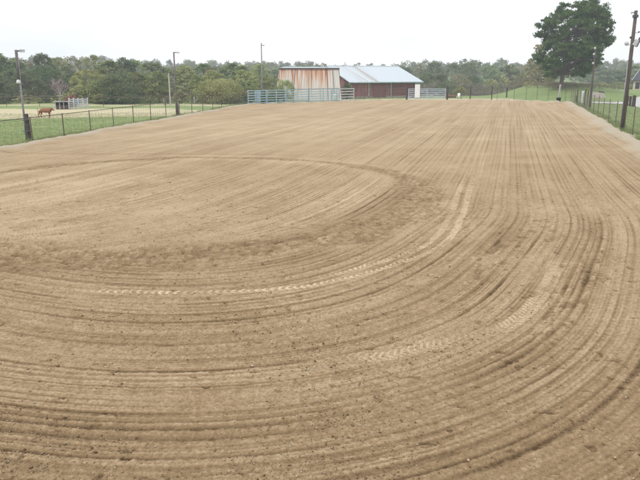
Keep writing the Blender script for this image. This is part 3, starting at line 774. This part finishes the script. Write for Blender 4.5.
post_thing(164.5, 105.3, 98.8, .09, mat('greyed_post', (.33, .30, .26), .9), 'wooden_post', 'short grey post in the field left of the pale field pole')
post_thing(170.6, 105.8, 73, .085, mat('pale_pole_wood', (.47, .44, .40), .8, stretch=(4, 4, .4)), 'field_pole', 'tall pale bare pole in the field just left of the second light pole', 'pole')
# black tub
p = gp(558.4, 101.8)
t = thing('tub', 'black round tub at the foot of the pale post on the far edge', 'tub', (p.x, p.y, tz(p.x, p.y)))
MB().lathe([(.22, 0), (.26, .02), (.30, .5), (.33, .52), (.33, .56), (.29, .56), (.27, .5), (.2, .05)], n=20).build('body', mat('black_rubber', (.02, .02, .022), .6), t, smooth=True)
MB().tube([(-.34, 0, .5), (-.38, 0, .42), (-.34, 0, .36)], .015, 6).build('handle', M_DKMET, t)
# pale low wall with sloped end right of the corner
def low_wall():
    a = Vector((X(590.5, 98), 98, 0)); b = Vector((X(605.5, 98), 98, 0)); r = thing('concrete_wall', 'low pale pinkish block wall with a sloping right end beyond the fence corner', 'wall', (a.x, a.y, tz(a.x, a.y)-.05))
    L = b.x-a.x; m = mat('pinkish_concrete', (.50, .43, .40), .9, scale=4, bump=.3); mb = MB(); d = .35
    prof = [(0, -.1), (L, -.1), (L, .18), (L*.84, .78), (0, .95), (0, .1)]
    o = len(mb.v); mb.v += [(x_, 0, z_) for x_, z_ in prof]+[(x_, d, z_) for x_, z_ in prof]; n = len(prof)
    mb.f.append(tuple(range(n))); mb.f.append(tuple(reversed(range(n, 2*n))))
    for i in range(n): mb.f.append((i, i+n, (i+1) % n+n, (i+1) % n))
    mb.build('wall_block', m, r, bevel=.03)
    MB().box((L*.72, d/2, .9), (.8, .3, .18), Matrix.Rotation(.15, 3, 'Y')).build('coping_stone', M_WOOD2, r, bevel=.03)
low_wall()
# field pipe fence behind
a, b = gp(-60, 107.5), gp(150, 106), 
c_ = gp(246, 103.6)
wire_fence('pipe_fence', 'low dark pipe fence across the back of the left pasture', [(a.x, a.y), (b.x, b.y), (c_.x, c_.y)], 1.1, 3.4, rail=True, stays=0, wires=3, toprad=.04)

# ---------- livestock panels and gate ----------
def rail_panel(root, L, hgt, nr, m, rad=.03, slope=0.0, upr=(0, 1), z0=.22, flatr=True):
    for u in upr:
        MB().box((L*u, 0, hgt/2+.02), (.085, .06, hgt), None).build('upright', m, root, bevel=.008)
    for k in range(nr):
        zz = z0+(hgt-z0-.04)*k/(nr-1)
        if flatr: MB().box((L/2, .0, zz), (L-.09, .035, .10), None).build('rail', m, root, bevel=.008)
        else: MB().tube([(.03, 0, zz), (L-.03, 0, zz)], rad, 8).build('rail', m, root, smooth=True)
A = Vector((LB[0]+.15, LB[1]-.15, 0)); B = Vector((4.75, 90.7, 0))
def pan_at(px):   # where the sight line at px meets the panel run
    k = (px-320)/F; best = None
    lo, hi = 0., 1.
    for _ in range(40):
        mi = (lo+hi)/2; p = A.lerp(B, mi)
        if p.x < X(px, p.y): lo = mi
        else: hi = mi
    return A.lerp(B, lo)
cuts = [247.5, 267, 286, 309, 332, 339.5, 355]
pl = ['leftmost teal livestock panel beside the left fence end', 'teal livestock panel left of the small round bush', 'teal livestock panel below the round bush and the rusty shed', 'teal livestock panel in front of the middle of the rusty shed', 'narrow teal livestock panel at the right end of the rusty shed', 'white livestock panel between the rusty shed and the barn']
for i in range(6):
    p0, p1 = pan_at(cuts[i]), pan_at(cuts[i+1]); d = p1-p0; L = d.length-.06
    t = thing('corral_fence', pl[i], 'corral fence', (p0.x, p0.y, tz(p0.x, p0.y)), math.atan2(d.y, d.x), 'livestock panels along the far left corner')
    rail_panel(t, L, 1.72, 6 if i < 5 else 5, M_TEAL if i < 5 else M_WHITE, upr=(0.012, .5, .985) if i < 4 else (.012, .985))
    if i == 0: MB().box((L*.55, .08, 1.0), (.9, .03, 1.3)).build('solid_sheet', M_TEAL, t, bevel=.01)
# gate
t = thing('farm_gate', 'silvery blue tube gate right of the barn with a white board hung on it', 'gate', (g0.x+.15, g0.y, 0))
L = g1.x-g0.x-.3
rail_panel(t, L, 1.55, 6, M_SILV, .03, upr=(.01, .5, .99), z0=.2, flatr=True)
MB().tube([(.1, -.04, .3), (L*.5, -.04, 1.45)], .02, 6).build('brace', M_SILV, t); MB().tube([(L*.5, -.04, .3), (L*.98, -.04, 1.45)], .02, 6).build('brace', M_SILV, t)
for px, lab in ((406.6, 'thick dark gate post on the barn side of the gate'), (447.2, 'dark gate post on the right end of the silvery gate')):
    post_thing(px, 99.9, 86.8, .12, M_WOOD2, 'gate_post', lab, 'gate post')
t = thing('notice_board', 'plain white upright board hung on the left part of the gate', 'board', (X(417.2, g0.y, 1), g0.y-.12, 0))
MB().box((0, 0, 1.22), (.76, .03, 1.9)).build('board_face', mat('white_board', (.80, .80, .79), .5, var=.03), t, bevel=.008)
for sx in (-.3, .3): MB().tube([(sx, 0, 2.1), (sx, .1, 2.18)], .012, 6).build('hook', M_DKMET, t)
# white drum behind the panels
p = gp(335.5, 99.6)
t = thing('drum', 'white drum standing behind the teal panels at the rusty shed corner', 'drum', (X(335.6, 91.6), 91.6, 0))
MB().lathe([(.27, 0), (.29, .02), (.29, .3), (.305, .32), (.29, .34), (.29, .6), (.305, .62), (.29, .64), (.29, .93), (.27, .95)], n=20).build('body', M_WHITE, t, smooth=True)
MB().lathe([(.30, .93), (.30, .98), (.26, .985)], n=20).build('lid', M_LAMP, t)
# brown log
p = gp(451.5, 98.2); t = MB().tube([(-.8, 0, .25), (0, .05, .28), (.85, 0, .22)], [.22, .24, .19], 10).build('fallen_log', mat('reddish_log', (.22, .12, .07), .9, scale=3, bump=.4), smooth=True, loc=(p.x, p.y+.8, 0))
tag(t, 'reddish brown log lying behind the fence just right of the gate', 'log')

# ---------- light poles ----------
def light_pole(name, label, px, ybase, ytop, r0, r1, m, arm=None, stub=None, lamp=None, extra=None, group='light poles around the arena', lean=(0, 0)):
    p = gp(px, ybase); g = tz(p.x, p.y); hh = Z(ytop, p.y)-g
    t = thing(name, label, 'light pole', (p.x, p.y, g), 0, group)
    lx, ly = lean
    MB().tube([(0, 0, -.3), (lx*.5, 0, hh*.5), (lx, ly, hh)], [r0, (r0+r1)/2, r1], 14).build('pole_shaft', m, t, smooth=True)
    return t, hh
def arm_part(t, x0, z, ln, tilt=.0):
    MB().box((x0+ln/2, 0, z), (ln, .06, .07), Matrix.Rotation(-tilt, 3, 'Y')).build('arm', M_DKMET, t, bevel=.01)
    h_ = MB().box((x0+ln, 0, z+.02+ln*tilt*.5), (.24, .18, .11)).build('lamp_head', M_LAMP, t, bevel=.03)
    MB().box((x0+ln, 0, z-.07+ln*tilt*.5), (.22, .15, .03)).build('lamp_glass', mat('lamp_glass', (.6, .6, .6), .2), h_)
def clip_lamp(t, x0, z, s=1):
    l_ = MB().lathe([(.03, .2), (.09, .16), (.12, .02), (.10, 0)], (x0, -.12, z), 12).build('clamp_lamp', M_WHITE, t, smooth=True)
# left near: dark wooden stub carrying a grey pipe
t, hh = light_pole('light_pole', 'leaning grey light pole strapped to a dark wooden stub at the left edge', 26.8, 140.6, 50.5, .055, .05, M_GALV)
up = MB().tube([(-.03, 0, hh*.68), (-.03, 0, hh*.85), (-.03, 0, hh+.03)], [.075, .075, .07], 12).build('upper_shaft', M_DPOLE, t, smooth=True)
MB().tube([(.17, .02, -.3), (.16, .02, .7), (.13, .02, 1.45)], [.10, .098, .09], 12).build('wooden_stub', M_WOOD2, t, smooth=True)
for zz in (.5, 1.1): MB().lathe([(.2, 0), (.2, .05)], (.08, 0, zz), 14).build('strap', M_DKMET, t)
arm_part(t, 0, hh-.02, .3, .05); clip_lamp(t, -.03, Z(81.5, t.location.y)-.1)
t, hh = light_pole('light_pole', 'grey light pole on a short dark stub midway along the left fence', 177.2, 115.8, 52, .085, .06, M_DPOLE)
MB().tube([(.06, -.12, -.3), (.06, -.12, 1.0)], [.15, .14], 12).build('wooden_stub', M_WOOD2, t, smooth=True)
arm_part(t, 0, hh-.04, .38)
t, hh = light_pole('light_pole', 'thin grey light pole behind the teal panels left of the rusty shed', 262.6, 103.4, 43, .10, .07, mat('greyed_pole', (.27, .27, .28), .8))
arm_part(t, 0, hh-.28, .28)
# right side
t, hh = light_pole('utility_pole', 'tall dark wooden utility pole with brackets at the right edge', 622.2, 130, 10.5, .15, .10, M_WOOD, group='light poles around the arena', lean=(-.0, 0))
zb = Z(45, t.location.y)
MB().tube([(-.1, 0, zb+.02), (-.30, -.1, zb-.0), (-.42, -.2, zb+.08)], [.03, .03, .025], 8).build('bracket', M_LAMP, t)
MB().lathe([(.02, -.05), (.10, -.02), (.13, .12), (.10, .2)], (-.46, -.22, zb), 12).build('lamp_head', M_LAMP, t, smooth=True)
fl_ = MB().box((.20, -.1, zb+.12), (.34, .12, .42), Matrix.Rotation(.5, 3, 'Y')).build('flood_light', M_LAMP, t, bevel=.03)
MB().box((.34, -.08, zb+.18), (.06, .3, .62), Matrix.Rotation(.35, 3, 'Y')).build('visor', M_DKMET, fl_, bevel=.015)
MB().tube([(-.02, 0, zb+.45), (-.19, -.02, zb+.46)], .07, 8).build('junction_box', M_DKMET, t, smooth=True)
MB().lathe([(.03, 0), (.06, .03), (.04, .07), (.06, .10), (.03, .14)], (-.27, 0, hh-.2), 12).build('insulator', M_LAMP, t, smooth=True)
MB().box((-.12, 0, hh-.12), (.32, .05, .05)).build('insulator_bracket', M_DKMET, t)
MB().box((0, 0, hh-.34), (.28, .26, .18)).build('pole_cap_box', M_DKMET, t, bevel=.02)
MB().lathe([(.03, 0), (.06, .03), (.04, .08)], (.34, 0, Z(32.5, t.location.y)), 12).build('insulator', M_DKMET, t, smooth=True)
MB().box((.2, 0, Z(32.8, t.location.y)), (.3, .03, .03)).build('insulator_bracket', M_DKMET, t)
MB().tube([(-.155, -.03, 0), (-.15, -.03, Z(60, t.location.y))], .03, 8).build('conduit', M_GALV, t, smooth=True)
t, hh = light_pole('light_pole', 'shorter wooden light pole in front of the big dark tree', 589.6, 108.2, 47, .13, .085, M_WOOD)
for yy_, xx in ((48.6, -.15), (54.5, -.18), (63.5, -.18)):
    MB().lathe([(.03, 0), (.09, .03), (.12, .18), (.05, .24)], (xx, -.14, Z(yy_, t.location.y)-.1), 12).build('lamp_head', M_LAMP, t, smooth=True)
MB().box((.0, -.1, Z(57, t.location.y)), (.42, .1, .1)).build('crossarm', M_DKMET, t, bevel=.01)

# ---------- rusty shed ----------
def rusty_shed():
    Y0 = 94.6; x0 = X(275, Y0); x1 = X(341.5, Y0); W = x1-x0; zt = Z(68.3, Y0+1.0)
    r = thing('metal_shed', 'rust streaked pale metal shed with inward leaning walls behind the teal panels', 'shed', (x0, Y0, tz(x0, Y0)))
    tw = .72; d = 9.0; ib = 1.0
    mb = MB(); b = [(0, 0, -.1), (W, 0, -.1), (W, d, -.1), (0, d, -.1)]; t_ = [(tw, ib, zt), (W-tw*.6, ib, zt), (W-tw*.6, d-ib, zt), (tw, d-ib, zt)]
    for k in range(4):
        a_, b_ = k, (k+1) % 4; mb.poly([b[a_], b[b_], t_[b_], t_[a_]])
    mb.build('wall', RUST, r)
    # standing ribs of the sheets on the front
    rb = MB(); n = 26
    for k in range(n+1):
        u = k/n; p0 = Vector(b[0]).lerp(Vector(b[1]), u); p1 = Vector(t_[0]).lerp(Vector(t_[1]), u); o_ = Vector((0, -.03, 0))
        rb.tube([p0+o_, p1+o_], .032 if k % 3 == 0 else .018, 4)
    rb.build('sheet_ribs', RUST, r)
    dk = mat('dark_seam', (.16, .11, .10), .8)
    for u in (.26, .50, .80, .90):
        p0 = Vector(b[0]).lerp(Vector(b[1]), u); p1 = Vector(t_[0]).lerp(Vector(t_[1]), u)
        MB().tube([p0+Vector((0, -.06, 0)), p1+Vector((0, -.06, -.1))], .035 if u > .75 else .025, 6).build('seam_strip', dk, r)
    # side trim
    MB().tube([Vector(b[1])+Vector((.03, 0, 0)), Vector(t_[1])+Vector((.03, 0, 0))], .06, 6).build('corner_trim', dk, r)
    MB().tube([Vector(b[0])+Vector((-.03, 0, 0)), Vector(t_[0])+Vector((-.03, 0, 0))], .05, 6).build('corner_trim', mat('cream_trim', (.6, .56, .5), .7), r)
    MB().box(((t_[0][0]+t_[1][0])/2, ib-.1, zt+.02), (t_[1][0]-t_[0][0]+.3, .12, .2)).build('eave_beam', dk, r, bevel=.01)
    # shallow upper roof
    rz_ = zt+.32; mb = MB(); e0, e1 = t_[0][0]-.05, t_[1][0]+.05
    mb.poly([(e0, ib-.2, zt+.13), (e1, ib-.2, zt+.13), (e1-3.3, d/2, rz_), (e0+.5, d/2, rz_)]); mb.poly([(e0, d-ib+.2, zt+.13), (e0+.5, d/2, rz_), (e1-3.3, d/2, rz_), (e1, d-ib+.2, zt+.13)])
    mb.poly([(e0, ib-.2, zt+.13), (e0+.5, d/2, rz_), (e0, d-ib+.2, zt+.13)]); mb.poly([(e1, ib-.2, zt+.13), (e1, d-ib+.2, zt+.13), (e1-3.3, d/2, rz_)])
    mb.poly([(e0, ib-.2, zt+.125), (e0, d-ib+.2, zt+.125), (e1, d-ib+.2, zt+.125), (e1, ib-.2, zt+.125)])
    mb.build('roof', mat('pale_blue_roof', (.45, .56, .60), .5, .2), r)
rusty_shed()

# ---------- red barn ----------
def barn():
    th = math.radians(30); Y0 = 101.5; x0 = X(349.5, Y0, 2.4)
    r = thing('red_barn', 'long low brownish red barn with a pale metal gable roof', 'barn', (x0, Y0, tz(x0, Y0)), th)
    L = 14.5; D = 14.0; ze = 2.42; zr = 4.95
    RED = mat('red_barn_boards', (.33, .165, .15), .85, scale=2, var=.25, stretch=(3.2, 3.2, .25))
    RED2 = mat('dark_red_boards', (.25, .115, .105), .85, scale=2, var=.25, stretch=(.3, .3, 6))
    POST = mat('pale_barn_post', (.42, .47, .47), .8); DK = mat('barn_trim_dark', (.05, .045, .05), .8)
    wx0, wx1, wy0, wy1 = .75, L-1.35, .75, D-.75
    def vwall(xa, xb, m, name):
        MB().box(((xa+xb)/2, wy0+.05, ze/2-.02), (xb-xa, .1, ze-.0)).build(name, m, r)
        bt = MB(); k = xa+.2
        while k < xb-.1: bt.box((k, wy0-.012, ze/2-.02), (.05, .03, ze-.06)); k += .33
        return bt
    xm = wx0+(wx1-wx0)*.62
    w = vwall(wx0, xm, RED, 'wall'); w.build('battens', RED, r)
    MB().box(((xm+wx1)/2+.002, wy0+.05, ze/2-.02), (wx1-xm-.005, .1, ze)).build('wall', RED2, r)
    cl = MB(); k = .25
    while k < ze-.1: cl.box(((xm+wx1)/2, wy0-.012, k), (wx1-xm-.1, .03, .04)); k += .22
    cl.build('clapboards', RED2, r)
    for sx in (wx0, wx1):  # gable ends
        mb = MB(); mb.poly([(sx, wy0+.1, -.1), (sx, wy1, -.1), (sx, wy1, ze), (sx, D/2, zr-.12), (sx, wy0+.1, ze)]); mb.build('gable_wall', RED, r)
    MB().box(((wx0+wx1)/2, wy1, ze/2-.02), (wx1-wx0, .1, ze)).build('wall', RED, r)
    for u in (.27, .62): MB().box((wx0+(wx1-wx0)*u, wy0-.05, ze/2), (.16, .1, ze)).build('post', POST, r, bevel=.01)
    MB().box((wx1+.02, wy0-.04, ze/2), (.2, .14, ze)).build('corner_post', DK, r, bevel=.01)
    MB().box(((wx0+wx1)/2-.1, wy0-.02, .12), (wx1-wx0-.3, .16, .26)).build('sill_board', mat('bleached_sill', (.38, .33, .27), .9), r)
    # sliding door leaf
    MB().box((wx0+(wx1-wx0)*.44, wy0-.085, ze/2-.1), (2.6, .05, ze-.35)).build('door', mat('door_boards', (.23, .11, .10), .85, scale=2, stretch=(4, 4, .3)), r, bevel=.01)
    MB().box((wx0+(wx1-wx0)*.44+1.1, wy0-.13, 1.1), (.04, .04, .25)).build('handle', DK, [c for c in r.children if c.name.startswith('door')][0])
    # roof: two slabs of ribbed metal
    for s in (0, 1):
        ya, yb = (0, D/2) if s == 0 else (D, D/2)
        za = ze+.02; t_ = .07; mb = MB()
        P = [(0, ya, za), (L, ya, za), (L, yb, zr), (0, yb, zr)]; Q = [(a_, b_, c-t_) for a_, b_, c in P]
        mb.poly(P if s == 0 else P[::-1]); mb.poly(Q[::-1] if s == 0 else Q)
        for k in range(4): mb.poly([P[k], P[(k+1) % 4], Q[(k+1) % 4], Q[k]])
        rf_ = mb.build('roof', ROOF, r)
        rb = MB(); n = 48
        for k in range(n+1): x_ = .03+(L-.06)*k/n; rb.tube([(x_, ya, za+.012), (x_, yb, zr+.012)], .018, 4)
        rb.build('roof_ribs', ROOF, rf_)
    MB().tube([(-.02, D/2, zr+.03), (L+.02, D/2, zr+.03)], .09, 8).build('ridge_cap', ROOF, r)
    MB().box((L/2, -.03, ze-.02), (L, .05, .15)).build('fascia', mat('pale_teal_fascia', (.42, .60, .56), .6), r)
    MB().tube([(L+.02, -.02, ze), (L+.02, D/2, zr)], .05, 6).build('rake_trim', DK, r)
    MB().box(((wx0+wx1)/2, wy0-.06, ze-.12), (wx1-wx0, .06, .14)).build('header_beam', DK, r)
barn()

# ---------- cottage at right edge ----------
def cottage():
    Y = 127.0; x = X(633.4, Y, 2); g = tz(x, Y); ze = Z(80.5, Y)-g; zr = Z(69, Y)-g+1.0
    r = thing('cottage', 'cream walled cottage with a steep dark roof at the right edge', 'house', (x, Y, g), math.radians(-26))
    W, D = 8.2, 7.0; CW = mat('cream_wall', (.60, .52, .38), .85, var=.08); RD = mat('dark_shingles', (.085, .085, .10), .8, scale=9)
    MB().box((W/2, D/2, ze/2-.2), (W, D, ze+.4)).build('wall', CW, r)
    mb = MB(); o = .35; a_ = (-o, -o, ze); b_ = (W+o, -o, ze); c = (W+o, D+o, ze); d = (-o, D+o, ze); e = (2.0, D/2, zr+.9); f_ = (W-2.0, D/2, zr+.9)
    mb.poly([a_, b_, f_, e]); mb.poly([b_, c, f_]); mb.poly([c, d, e, f_]); mb.poly([d, a_, e]); mb.poly([d, c, b_, a_])
    rf_ = mb.build('roof', RD, r)
    for p0, p1 in ((a_, e), (b_, f_)): MB().tube([Vector(p0)+Vector((0, 0, .03)), Vector(p1)+Vector((0, 0, .03))], .06, 6).build('hip_cap', M_LAMP, rf_)
    MB().box((W/2, -o-.02, ze+.02), (W+2*o, .06, .14)).build('fascia', M_DKMET, r)
    for wx in (.75, 3.2, 5.8):
        w = MB().box((wx, -.03, ze-.95), (.75, .08, 1.2)).build('window', M_DKMET, r); MB().box((wx, -.08, ze-.95), (.6, .02, 1.05)).build('pane', mat('window_glass', (.04, .045, .05), .1), w)
    MB().box((1.7, 1.2, zr-.1), (.5, .5, 1.2)).build('chimney', mat('chimney_grey', (.4, .4, .4), .9), r)
    MB().box((4.5, -.04, .95), (.9, .08, 2.0)).build('door', M_WOOD2, r)
cottage()

# ---------- livestock shelter and slatted pen ----------
def shelter():
    p = gp(55.5, 109.6); q = gp(68.5, 109.6); W = q.x-p.x
    r = thing('livestock_shelter', 'small open grey livestock shelter with pale frame left of the pale pen', 'shelter', (p.x, p.y, tz(p.x, p.y)), .3)
    hh = Z(102.2, p.y); GR = mat('grey_boards', (.20, .20, .21), .9, stretch=(5, 5, .4)); PL = mat('pale_frame', (.50, .52, .52), .7)
    MB().box((W/2, 1.5, hh/2), (W-.1, .06, hh-.1)).build('back_wall', GR, r)
    for sx in (.04, W-.04): MB().box((sx, .75, hh/2), (.05, 1.4, hh-.1)).build('side_wall', GR, r)
    for sx in (.04, W*.33, W*.62, W-.04): MB().box((sx, -.02, hh/2), (.08, .08, hh-.06)).build('post', PL, r)
    MB().box((W/2, .7, hh+.0), (W+.2, 1.9, .09), Matrix.Rotation(-.05, 3, 'X')).build('roof', PL, r)
    MB().box((W/2, .1, hh*.28), (W-.2, .04, hh*.5)).build('front_panel', mat('brown_panel', (.16, .11, .10), .9), r)
shelter()
def livestock_pen():
    p = gp(69.5, 109.5); q = gp(88, 109.5); W = q.x-p.x-.1
    r = thing('livestock_pen', 'pale slatted livestock pen beside the grey shelter in the left pasture', 'pen', (p.x, p.y, tz(p.x, p.y)), .33)
    z0, z1 = .12, Z(99, p.y)+.02; D = 1.7
    for y_ in (0, D):
        s = MB(); n = 5
        for k in range(n): s.box((W/2, y_, z0+.1+(z1-z0-.2)*k/(n-1)), (W-.1, .04, .05))
        s.build('side_slats', M_LAMP, r)
    MB().box((W*.42, .9, (z0+z1)/2+.1), (W*.28, .04, z1-z0-.5)).build('divider', mat('blue_grey_panel', (.22, .28, .36), .6), r)
    for u in (0, .25, .5, .75, 1):
        for y_ in (-.05, D+.05): MB().box((W*u, y_, (z0+z1)/2), (.09, .06, z1-z0+.1)).build('upright', M_LAMP, r)
livestock_pen()

# ---------- animals ----------
def skin(name, verts, edges, rad, m, parent, sub=2):
    me = bpy.data.meshes.new(name); me.from_pydata(verts, edges, []); me.materials.append(m)
    o = bpy.data.objects.new(name, me); C.objects.link(o); o.parent = parent
    md = o.modifiers.new('skin', 'SKIN'); md.use_smooth_shade = True
    for i, r_ in enumerate(rad):
        sv = me.skin_vertices[0].data[i]; sv.radius = (r_, r_) if not isinstance(r_, tuple) else r_; sv.use_root = (i == 0)
    s = o.modifiers.new('sub', 'SUBSURF'); s.levels = sub; s.render_levels = sub
    return o
def hide_mat(name, c, c2, thr=.5, sc=1.2):
    m, n, l, b = nt(name); b.inputs['Roughness'].default_value = .7
    tc = n.new('ShaderNodeTexCoord'); no = n.new('ShaderNodeTexNoise'); no.inputs['Scale'].default_value = sc; l.new(tc.outputs['Object'], no.inputs[0])
    r = n.new('ShaderNodeValToRGB'); r.color_ramp.elements[0].position = thr-.03; r.color_ramp.elements[1].position = thr+.03
    r.color_ramp.elements[0].color = (*c, 1); r.color_ramp.elements[1].color = (*c2, 1); l.new(no.outputs[0], r.inputs[0]); l.new(r.outputs[0], b.inputs['Base Color'])
    return m
def bovine(name, label, cat, loc, rz, s, m, horns, mhead=None, head_low=False):
    """faces +x; shoulder about 1.3 m at s = 1"""
    r = thing(name, label, cat, loc, rz); r.scale = (s, s, s)
    hz = -.45 if head_low else 0
    V = [(-.75, 0, 1.12), (-.4, 0, 1.08), (0, 0, 1.03), (.4, 0, 1.05), (.66, 0, 1.10), (.88, 0, 1.18+hz*.5), (1.06, 0, 1.24+hz), (1.19, 0, 1.15+hz), (1.34, 0, .98+hz)]
    R = [.27, .34, .38, .37, .33, .24, .16, .14, .10]; E = [(i, i+1) for i in range(8)]
    def leg(root, pts, rr):
        pr = root
        for p_, r_ in zip(pts, rr): V.append(p_); R.append(r_); E.append((pr, len(V)-1)); pr = len(V)-1
    for sy, dx in ((1, .06), (-1, -.07)):
        leg(0, [(-.72, .17*sy, .86), (-.62+dx, .19*sy, .64), (-.80+dx, .19*sy, .42), (-.76+dx, .19*sy, .12), (-.72+dx, .19*sy, .02)], [.17, .11, .062, .048, .062])
        leg(4, [(.62, .17*sy, .82), (.60-dx, .18*sy, .60), (.62-dx, .18*sy, .38), (.60-dx, .18*sy, .12), (.63-dx, .18*sy, .02)], [.15, .09, .06, .046, .062])
    skin('body', V, E, R, m, r)
    skin('tail', [(-.95, 0, 1.22), (-1.03, 0, 1.0), (-1.03, 0, .6), (-1.03, 0, .42)], [(0, 1), (1, 2), (2, 3)], [.045, .03, .022, .045], m, r, 1)
    for sy in (1, -1):
        MB().tube([(1.02, .12*sy, 1.28+hz), (1.01, .22*sy, 1.27+hz), (1.0, .31*sy, 1.23+hz)], [.03, .055, .012], 8).build('ear', m, r, smooth=True)
        MB().tube([(1.17, .115*sy, 1.24+hz), (1.185, .135*sy, 1.24+hz)], [.022, .016], 8).build('eye', M_DKMET, r)
        if horns: MB().tube([(1.05, .1*sy, 1.36+hz), (1.06, .28*sy, 1.42+hz), (1.10, .42*sy, 1.52+hz), (1.12, .5*sy, 1.65+hz)], [.045, .038, .028, .008], 8).build('horn', mat('pale_horn', (.62, .57, .48), .5), r, smooth=True)
    if mhead: 
        MB().lathe([(.02, -.12), (.07, -.09), (.085, 0), (.07, .09), (.02, .12)], (1.26, 0, 1.17+hz), 10).build('face_blaze', mhead, r, smooth=True)
    return r
RC = hide_mat('reddish_brown_hide', (.24, .10, .045), (.19, .075, .035))
p = gp(45.5, 117.0); bovine('longhorn_cow', 'reddish brown cow with pale horns standing in the left pasture', 'cow', (p.x, p.y, tz(p.x, p.y)), -.12, .64, RC, True, mat('white_hair', (.6, .57, .5), .8))
WC = hide_mat('white_and_dark_hide', (.78, .77, .74), (.10, .09, .09), .56, 1.6)
p = gp(460.5, 99.0); bovine('white_calf', 'white calf with dark patches standing behind the far fence', 'calf', (p.x, p.y+1.2, tz(p.x, p.y+1.2)), math.radians(-104), .64, WC, False, None, True)

# ---------- sky, sun, haze, camera ----------
sc = bpy.context.scene
w = bpy.data.worlds.new('World'); sc.world = w; w.use_nodes = True
n = w.node_tree.nodes; l = w.node_tree.links; bg = n['Background']
SUN_EL, SUN_AZ = math.radians(48), math.radians(-125)      # azimuth from +Y clockwise: behind the viewer's left shoulder
sky = n.new('ShaderNodeTexSky'); sky.sky_type = 'NISHITA'; sky.sun_disc = False; sky.sun_elevation = SUN_EL; sky.sun_rotation = SUN_AZ; sky.air_density = 1.0; sky.dust_density = 3
tc = n.new('ShaderNodeTexCoord'); mp = n.new('ShaderNodeMapping'); mp.inputs['Scale'].default_value = (1, 1, 3.2); l.new(tc.outputs['Generated'], mp.inputs[0])
no = n.new('ShaderNodeTexNoise'); no.inputs['Scale'].default_value = 1.7; no.inputs['Detail'].default_value = 5; l.new(mp.outputs[0], no.inputs[0])
cr = n.new('ShaderNodeValToRGB'); cr.color_ramp.elements[0].position = .36; cr.color_ramp.elements[0].color = (9.6, 10.4, 11.3, 1); cr.color_ramp.elements[1].position = .52; cr.color_ramp.elements[1].color = (12.6, 12.7, 12.8, 1)
l.new(no.outputs[0], cr.inputs[0])
mx = mix_rgb(n, l, .93, sky.outputs[0], cr.outputs[0])
l.new(mx, bg.inputs[0]); bg.inputs[1].default_value = .092
sd = bpy.data.lights.new('Sun', 'SUN'); sd.energy = 1.3; sd.angle = math.radians(14); sd.color = (1, .965, .91)
so = bpy.data.objects.new('sun', sd); C.objects.link(so)
dv = Vector((math.sin(SUN_AZ)*math.cos(SUN_EL), math.cos(SUN_AZ)*math.cos(SUN_EL), math.sin(SUN_EL)))
so.rotation_euler = dv.to_track_quat('Z', 'Y').to_euler()

HAZE = .0011
if HAZE:
    mb = MB(); mb.box((0, 200, 17), (1500, 700, 60)); ho = mb.build('haze', None)
    m = bpy.data.materials.new('haze_air'); m.use_nodes = True; nn = m.node_tree.nodes; nn.remove(nn['Principled BSDF'])
    pv = nn.new('ShaderNodeVolumePrincipled'); pv.inputs['Color'].default_value = (.88, .93, 1, 1); pv.inputs['Density'].default_value = HAZE; pv.inputs['Anisotropy'].default_value = .2
    m.node_tree.links.new(pv.outputs[0], nn['Material Output'].inputs['Volume']); ho.data.materials.append(m); tag(ho, 'thin pale haze in the air', 'haze', kind='stuff')

cd = bpy.data.cameras.new('Camera'); cd.lens = 36; cd.sensor_width = 36; cd.clip_end = 6000; cd.clip_start = .1
co = bpy.data.objects.new('camera', cd); C.objects.link(co); co.location = (0, 0, H); co.rotation_euler = (PI/2-PT, 0, 0); sc.camera = co
sc.render.engine = 'CYCLES'
sc.view_settings.view_transform = 'Standard'; sc.view_settings.look = 'None'; sc.view_settings.exposure = 0.36; sc.view_settings.gamma = 1
sc.cycles.volume_bounces = 0
sc.render.resolution_x = 1024; sc.render.resolution_y = 768
